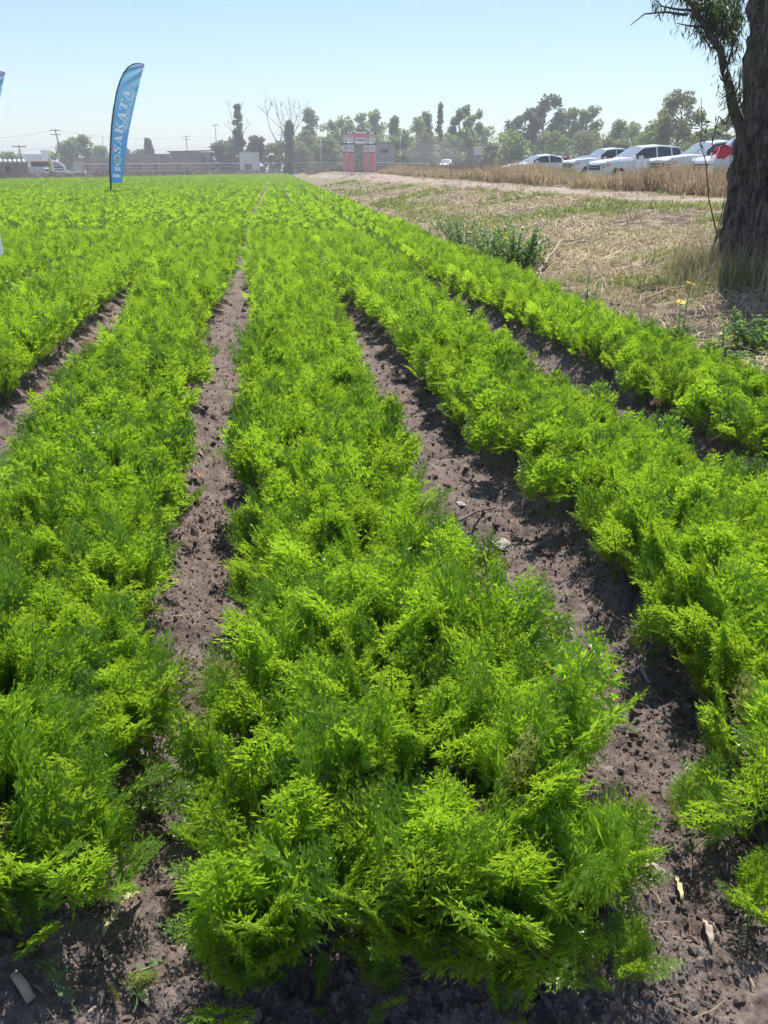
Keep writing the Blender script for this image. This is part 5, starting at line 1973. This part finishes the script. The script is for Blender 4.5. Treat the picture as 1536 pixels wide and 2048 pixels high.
POLE_L = [(220, 388), (221.5, 340), (223, 300), (225.5, 260), (229.5, 225), (235, 192), (241, 170), (248, 152.5), (256, 141), (264, 135), (272, 132), (280, 132.3), (286, 134.5)]
EDGE_R = [(244, 374), (247, 350), (250.5, 322), (254.5, 290), (259, 262), (264, 236), (269, 212), (273.5, 190), (278, 168), (282, 150), (286, 135)]


def lerp_poly(P, u):
    P = np.array(P, float)
    s = np.concatenate([[0], np.cumsum(np.linalg.norm(np.diff(P, axis=0), axis=1))]); s /= s[-1]
    return np.stack([np.interp(u, s, P[:, 0]), np.interp(u, s, P[:, 1])], -1)


# serif capitals drawn in a unit box (x to the right, y up), each a list of convex pieces
def glyph(ch):
    if ch == 'A':
        return [[(.02, 0), (.36, 0), (.36, .07), (.02, .07)], [(.50, 0), (1.0, 0), (1.0, .07), (.50, .07)], [(.13, .07), (.23, .07), (.53, .98), (.43, .98)],
                [(.60, .07), (.90, .07), (.58, 1.0), (.42, 1.0)], [(.28, .30), (.72, .30), (.72, .38), (.30, .38)]]
    if ch == 'K':
        return [[(.0, 0), (.48, 0), (.48, .07), (.0, .07)], [(.0, .93), (.48, .93), (.48, 1), (.0, 1)], [(.12, .07), (.36, .07), (.36, .93), (.12, .93)],
                [(.58, .93), (.98, .93), (.98, 1), (.58, 1)], [(.36, .40), (.48, .40), (.85, .93), (.72, .93)], [(.44, .56), (.60, .68), (.96, .07), (.70, .07)], [(.58, 0), (1.05, 0), (1.05, .07), (.58, .07)]]
    if ch == 'T':
        return [[(.25, 0), (.75, 0), (.75, .07), (.25, .07)], [(.37, .07), (.63, .07), (.63, .90), (.37, .90)], [(.0, .90), (1, .90), (1, 1), (.0, 1)], [(.0, .70), (.07, .70), (.16, .90), (.0, .90)], [(1, .70), (.93, .70), (.84, .90), (1, .90)]]
    if ch == 'S':
        c = [(.92, .74), (.84, .88), (.66, .955), (.46, .95), (.30, .88), (.24, .76), (.30, .65), (.48, .56), (.68, .46), (.78, .33), (.76, .18), (.62, .08), (.44, .05), (.26, .09), (.14, .20), (.08, .30)]
        w = [.07, .08, .08, .09, .12, .15, .16, .17, .17, .16, .15, .11, .09, .08, .08, .08]
        out = []
        for (a, b, wa, wb) in zip(c[:-1], c[1:], w[:-1], w[1:]):
            d = np.subtract(b, a); d = d / np.linalg.norm(d); n = np.array([-d[1], d[0]])
            out.append([tuple(np.add(a, n * wa * .6)), tuple(np.subtract(a, n * wa * .6)), tuple(np.subtract(b, n * wb * .6)), tuple(np.add(b, n * wb * .6))])
        return out + [[(.84, .66), (.95, .66), (.95, 1.0), (.88, 1.0)], [(.05, 0), (.12, 0), (.16, .34), (.05, .34)]]
    return []


def text_polys(s, size):
    cu = bpy.data.curves.new('lettering', 'FONT')
    cu.body = s; cu.size = size
    o = bpy.data.objects.new('lettering', cu)
    COL.objects.link(o)
    dg = bpy.context.evaluated_depsgraph_get()
    me = bpy.data.meshes.new_from_object(o.evaluated_get(dg))
    V = np.array([v.co[:2] for v in me.vertices]); F = [tuple(p.vertices) for p in me.polygons]
    COL.objects.unlink(o); bpy.data.objects.remove(o); bpy.data.curves.remove(cu); bpy.data.meshes.remove(me)
    return V, F


def feather_flag(px, D, lab, cloth, printed=True, k=1.0, rz=0.0, polepx=220.0, base_py=None, full_h=None, mirror=False):
    f = Far(px, D, rz)
    R = f.root('feather_flag')
    sx = mpp(40.0) * k
    def loc(p):
        z = (zpix(40.0, p[1]) - zpix(40.0, 388)) * k + .33
        # the photograph's tilt makes upright things lean; undo that lean
        return np.array([(p[0] + .115 * (388 - p[1]) - polepx) * sx, 0, z])
    U = np.linspace(0, 1, 90)
    left = lerp_poly([(222, 373)] + POLE_L[1:], U); right = lerp_poly(EDGE_R, U)
    NT = 22
    def surf(s, t, off=0.0):
        i = s * 89
        a = np.stack([np.interp(i, np.arange(90), left[:, 0]), np.interp(i, np.arange(90), left[:, 1])], -1)
        b = np.stack([np.interp(i, np.arange(90), right[:, 0]), np.interp(i, np.arange(90), right[:, 1])], -1)
        p = a + (b - a) * np.asarray(t)[..., None]
        q = np.array([loc(pp) for pp in p.reshape(-1, 2)]).reshape(p.shape[:-1] + (3,))
        s_, t_ = np.asarray(s), np.asarray(t)
        wr = .028 * np.sin(26 * (s_ * 1.6 - t_ * .42)) * sstep(.68, .84, s_) * (1 - .6 * sstep(.96, 1, s_)) + .035 * np.sin(9 * s_ + 1) * t_ + .022 * np.sin(5 + 14 * t_) * (1 - sstep(.3, .6, s_)) * t_
        q[..., 1] = -(wr * k) - off
        return q
    NS, NT = (340, 64) if printed else (90, 22)
    ss, tt = np.meshgrid(np.linspace(0, 1, NS), np.linspace(0, 1, NT), indexing='ij')
    V = surf(ss, tt).reshape(-1, 3)
    i = np.arange((NS - 1) * (NT - 1)); kk = (i // (NT - 1)) * NT + i % (NT - 1)
    Q = np.stack([kk, kk + 1, kk + NT + 1, kk + NT], 1)
    me = mk_mesh('cloth', V, quads=Q, smooth=True, attr={'tone': ss.ravel()})
    for mt in (cloth, M_print, M_printg, M_printr, M_printy, M_printo): me.materials.append(mt)
    mid_s = (ss.ravel()[Q].mean(1)); mid_t = (tt.ravel()[Q].mean(1)); midx = np.zeros(len(Q), np.int32)
    INK = {id(M_print): 1, id(M_printg): 2, id(M_printr): 3, id(M_printy): 4, id(M_printo): 5}

    def ink(poly, mat):
        """Print a polygon given in (s, t) on the cloth."""
        P = np.array(poly); inside = np.zeros(len(Q), bool)
        cand = (mid_s >= P[:, 0].min()) & (mid_s <= P[:, 0].max()) & (mid_t >= P[:, 1].min()) & (mid_t <= P[:, 1].max())
        a_, b_ = mid_s[cand], mid_t[cand]; c_ = np.zeros(len(a_), bool)
        for (x0, y0), (x1, y1) in zip(P, np.roll(P, -1, 0)):
            if y0 == y1: continue
            c_ ^= ((y0 > b_) != (y1 > b_)) & (a_ < (x1 - x0) * (b_ - y0) / (y1 - y0) + x0)
        inside[cand] = c_
        midx[inside] = INK[id(mat)]
    o = obj('cloth', me, None, R)
    pts = [loc((220, 388)) - UP * .6] + [loc((a - .8, b)) for a, b in POLE_L[1:]]
    rad = list(np.linspace(.036, .014, len(pts)) * k * 1.2)
    MB().tube(pts, rad, 8).build('pole', M_carbon, R, True)
    MB().tube([loc((222.5, 373)), loc((222.0, 380))], .012, 5).build('tie_cord', M_flagwhite, R)
    if not printed:
        return tag(R, lab, 'flag', 'feather flags'), R
    # lettering reads upwards: s runs up the flag, t across it
    s0, s1 = .225, .735
    word = 'SAKATA'; wid = [.72, .95, 1.0, .95, .95, .95]; gap = .06
    tot = sum(wid) + gap * 5
    x = 0.0
    for ch, w in zip(word, wid):
        for poly in glyph(ch):
            pp = []
            for u, v in poly:
                s_ = s0 + (x + u * w) / tot * (s1 - s0)
                pp.append((s_, .645 - v * (.46 - .10 * float(sstep(.25, .75, s_)))))
            ink(pp, M_print)
        x += w + gap
    V2, F = text_polys('PASSION in Seed', 1.0)
    V2 = V2 - V2.min(0); w = V2[:, 0].max(); h = V2[:, 1].max()
    for fc in F:
        ink([(.415 + V2[i_, 0] / w * .34, .87 - V2[i_, 1] / h * .21) for i_ in fc], M_print)
    sh = [(.205, .30), (.217, .45), (.214, .55), (.198, .70), (.178, .72), (.150, .66), (.125, .50), (.145, .36), (.175, .28)]
    ink(sh, M_print)
    c = np.mean(sh, 0)
    ink([tuple(c + (np.array(p) - c) * .74) for p in sh], M_printg)
    ink([(.192, .44), (.160, .49), (.140, .49), (.140, .54), (.165, .55), (.190, .62), (.190, .57), (.175, .52), (.192, .48)], M_printo)
    # small white lines of lettering, too small to read
    for (sa, sb, ta, tb, nn) in [(.108, .121, .28, .76, 7), (.094, .105, .32, .80, 7), (.040, .064, .20, .82, 6)]:
        for q in range(nn):
            a = ta + (tb - ta) * q / nn; b = a + (tb - ta) / nn * .78
            ink([(sa, a), (sa, b), (sb, b), (sb, a)], M_print)

    def dot(s, t, rs, rt, mat):
        ink([(s + rs * math.sin(a), t + rt * math.cos(a)) for a in np.linspace(0, 6.28, 13)[:-1]], mat)
    dot(.768, .60, .009, .05, M_printr)
    dot(.452, .945, .009, .05, M_printy)
    dot(.245, .09, .014, .07, M_printr)
    me.polygons.foreach_set('material_index', midx)
    return tag(R, lab, 'flag', 'feather flags'), R


feather_flag(214, 40.0, 'tall blue feather flag with white lettering SAKATA standing in the field', M_flag)
feather_flag(-54, 42.0, 'second blue feather flag cut off by the left edge, only its tip showing', M_flag)


def edge_banner():
    f = Far(-25, 10.0)
    R = f.root('upright_banner')
    z0 = f.z(520)
    V, F = [], []
    for i in range(25):
        for k in range(9):
            u = -.62 + .62 * k / 8
            V.append((u, .02 * math.sin(i * .5 + k * .4), z0 + 2.5 * i / 24))
    for i in range(24):
        for k in range(8): F.append((i * 9 + k, i * 9 + k + 1, (i + 1) * 9 + k + 1, (i + 1) * 9 + k))
    me = MB().add(V, F).mesh('cloth', True)
    me.materials.append(M_flagwhite)
    obj('cloth', me, None, R)
    MB().tube([(-.66, 0, -.4), (-.66, 0, z0 + 2.6)], .02, 8).build('pole', M_carbon, R, True)
    MB().tube([(-.68, 0, z0 + 2.52), (.02, 0, z0 + 2.52)], .012, 6).build('top_rod', M_carbon, R, True)
    tag(R, 'white upright banner cut off by the left edge, only its lower corner showing', 'banner')


edge_banner()


# ------------------------------------------------------------------ red and white gate of truss towers
M_bred = plain('red_banner', (.85, .30, .32), .55, var=.08, scale=2)  # red lightened: distance haze is put into the banner colour
M_bpink = plain('pale_red_banner', (.80, .44, .45), .55, var=.08, scale=2)
M_bwhite = plain('white_banner', (.74, .72, .77), .55, var=.05, scale=2)
M_truss = plain('aluminium_truss', (.62, .63, .65), .4, metal=.5, var=.08)


def build_gate():
    D = 85.0
    f = Far(719, D, math.radians(24))
    R = f.root('entrance_gate')
    H = f.z(266); Hb = f.z(289)
    a = .40                                     # half width of a tower
    xs = (-1.18, 1.18)

    def bar(p, q, r_=.035, n=5): return MB().tube([p, q], r_, n)
    for cx in xs:
        for sx in (-1, 1):
            for sy in (-1, 1):
                bar((cx + sx * a, sy * a, -.1), (cx + sx * a, sy * a, H), .045).build('truss_chord', M_truss, R)
        for z in (0.05, Hb, Hb + .12, H):
            m = MB()
            for p, q in (((-a, -a), (a, -a)), ((a, -a), (a, a)), ((a, a), (-a, a)), ((-a, a), (-a, -a))):
                m.tube([(cx + p[0], p[1], z), (cx + q[0], q[1], z)], .04, 5)
            m.build('truss_brace', M_truss if z != Hb else M_blackpl, R)
        for sx in (-1, 1):
            for sy in (-1, 1):
                for z in (Hb + .06, H):
                    MB().box((cx + sx * a, sy * a, z), (.14, .14, .16)).build('corner_block', M_blackpl, R)
        # banners on the front and on both sides
        faces = [(lambda u, z, o: (cx + u, -a - .05 - o, z)), (lambda u, z, o: (cx - a - .05 - o, -u, z)), (lambda u, z, o: (cx + a + .05 + o, u, z))]
        for fi, fn in enumerate(faces):
            w = a - .07
            def panel(z0, z1, mat, name, u0=-w, u1=w, o=0.0):
                return MB().prism([(u0, z0), (u1, z0), (u1, z1), (u0, z1)], o, o + .012, lambda u, v, d: fn(u, v, d)).build(name, mat, R)
            zs = Hb - .75
            panel(.28, zs, M_bred, 'red_banner')
            panel(zs + .004, Hb - .02, M_bwhite, 'white_banner')
            panel(zs - .02, zs + .05, plain_dark, 'banner_seam', o=.014)
            # arched red emblem on the white field
            arc = [(.24 * math.cos(t), zs + .28 + .20 * math.sin(t)) for t in np.linspace(.25, math.pi - .25, 9)] + [(.15 * math.cos(t), zs + .28 + .10 * math.sin(t)) for t in np.linspace(math.pi - .25, .25, 9)]
            m = MB()
            n = 9
            P = [fn(u, v, .016) for u, v in arc]
            m.add(P, [(i, i + 1, 16 - i, 17 - i) for i in range(8)])
            m.build('emblem', M_bred, R)
            for k in range(9):
                z = .55 + k * (zs - .85) / 9
                wd = w * (.55 + .3 * ((k * 7) % 3) / 2)
                panel(z, z + .045, M_bpink, 'printed_line', -wd, wd, .014)
            panel(Hb + .16, H - .05, M_bwhite, 'top_banner')
            panel(H - .38, H - .06, M_bpink, 'top_banner_band', o=.014)
    # beam between the towers with its banner
    for y in (-a, a):
        for z in (Hb + .12, H):
            bar((xs[0] + a, y, z), (xs[1] - a, y, z), .045).build('truss_chord', M_truss, R)
        m = MB()
        for k in range(6):
            u0 = xs[0] + a + k * (xs[1] - xs[0] - 2 * a) / 6; u1 = u0 + (xs[1] - xs[0] - 2 * a) / 6
            m.tube([(u0, y, Hb + .12 if k % 2 else H), (u1, y, H if k % 2 else Hb + .12)], .022, 4)
        m.build('truss_brace', M_truss, R)
    u0, u1 = xs[0] + a + .05, xs[1] - a - .05
    def fpanel(p, mat, name, o):
        MB().prism(p, o, o + .012, lambda u, v, d: (u, -a - .06 - d, v)).build(name, mat, R)
    fpanel([(u0, Hb + .2), (u1, Hb + .2), (u1, H - .05), (u0, H - .05)], M_bwhite, 'header_banner', 0)
    fpanel([(u0, H - .06), (u1, H - .06), (u1, Hb + .22), (u1 - .18, Hb + .62), (u0 + .18, Hb + .62), (u0, Hb + .22)], M_bred, 'header_band', .014)
    fpanel([(u0 + .3, Hb + .34), (u1 - .3, Hb + .34), (u1 - .3, Hb + .40), (u0 + .3, Hb + .40)], plain_dark, 'printed_line', .014)
    tag(R, 'red and white entrance gate of truss towers standing on the track', 'gate')


plain_dark = plain('dark_red_print', (.16, .03, .05), .6)
build_gate()

# ------------------------------------------------------------------ hazy air
def haze():
    m = bpy.data.materials.new('haze_air')
    m.use_nodes = True
    N, L = m.node_tree.nodes, m.node_tree.links
    N.remove(N['Principled BSDF'])
    v = N.new('ShaderNodeVolumePrincipled')
    v.inputs['Color'].default_value = (.93, .95, .98, 1)
    v.inputs['Density'].default_value = HAZE
    v.inputs['Anisotropy'].default_value = .2
    L.new(v.outputs[0], N['Material Output'].inputs['Volume'])
    o = MB().box((0, 0, 11.0), (5400, 5400, 25.0)).build('haze', m)
    tag(o, 'thin pale haze lying over the field and the far trees', 'haze', kind='stuff')


HAZE = 0.0013
haze()


# ------------------------------------------------------------------ dust raised on the track behind the small pickup
def dust():
    m = bpy.data.materials.new('dust_air')
    m.use_nodes = True
    N, L = m.node_tree.nodes, m.node_tree.links
    N.remove(N['Principled BSDF'])
    v = N.new('ShaderNodeVolumePrincipled')
    v.inputs['Color'].default_value = (.92, .89, .85, 1)
    v.inputs['Density'].default_value = .014
    v.inputs['Anisotropy'].default_value = .2
    L.new(v.outputs[0], N['Material Output'].inputs['Volume'])
    import bmesh
    bm = bmesh.new()
    r = np.random.default_rng(8)
    for px, D, rx, ry, rz_ in ((868, 142, 5.5, 6, 2.6),):
        p = place(px, D)
        z0 = float(height(np.array([p[0]]), np.array([p[1]]), False)[0])
        g = bmesh.ops.create_icosphere(bm, subdivisions=4, radius=1)
        for q in g['verts']:
            n = 1 + .25 * float(vnoise(np.array([q.co.x * 2.1 + q.co.z]), np.array([q.co.y * 2.1 + 3 * q.co.z]), 77)[0])
            q.co = Vector((p[0] + q.co.x * rx * n, p[1] + q.co.y * ry * n, z0 + .15 + rz_ + q.co.z * rz_ * n * .95))
    me = bpy.data.meshes.new('dust_cloud')
    bm.to_mesh(me); bm.free()
    me.materials.append(m)
    tag(obj('dust_cloud', me), 'thin pale dust cloud hanging over the track behind the small white pickup', 'dust', kind='stuff')


dust()
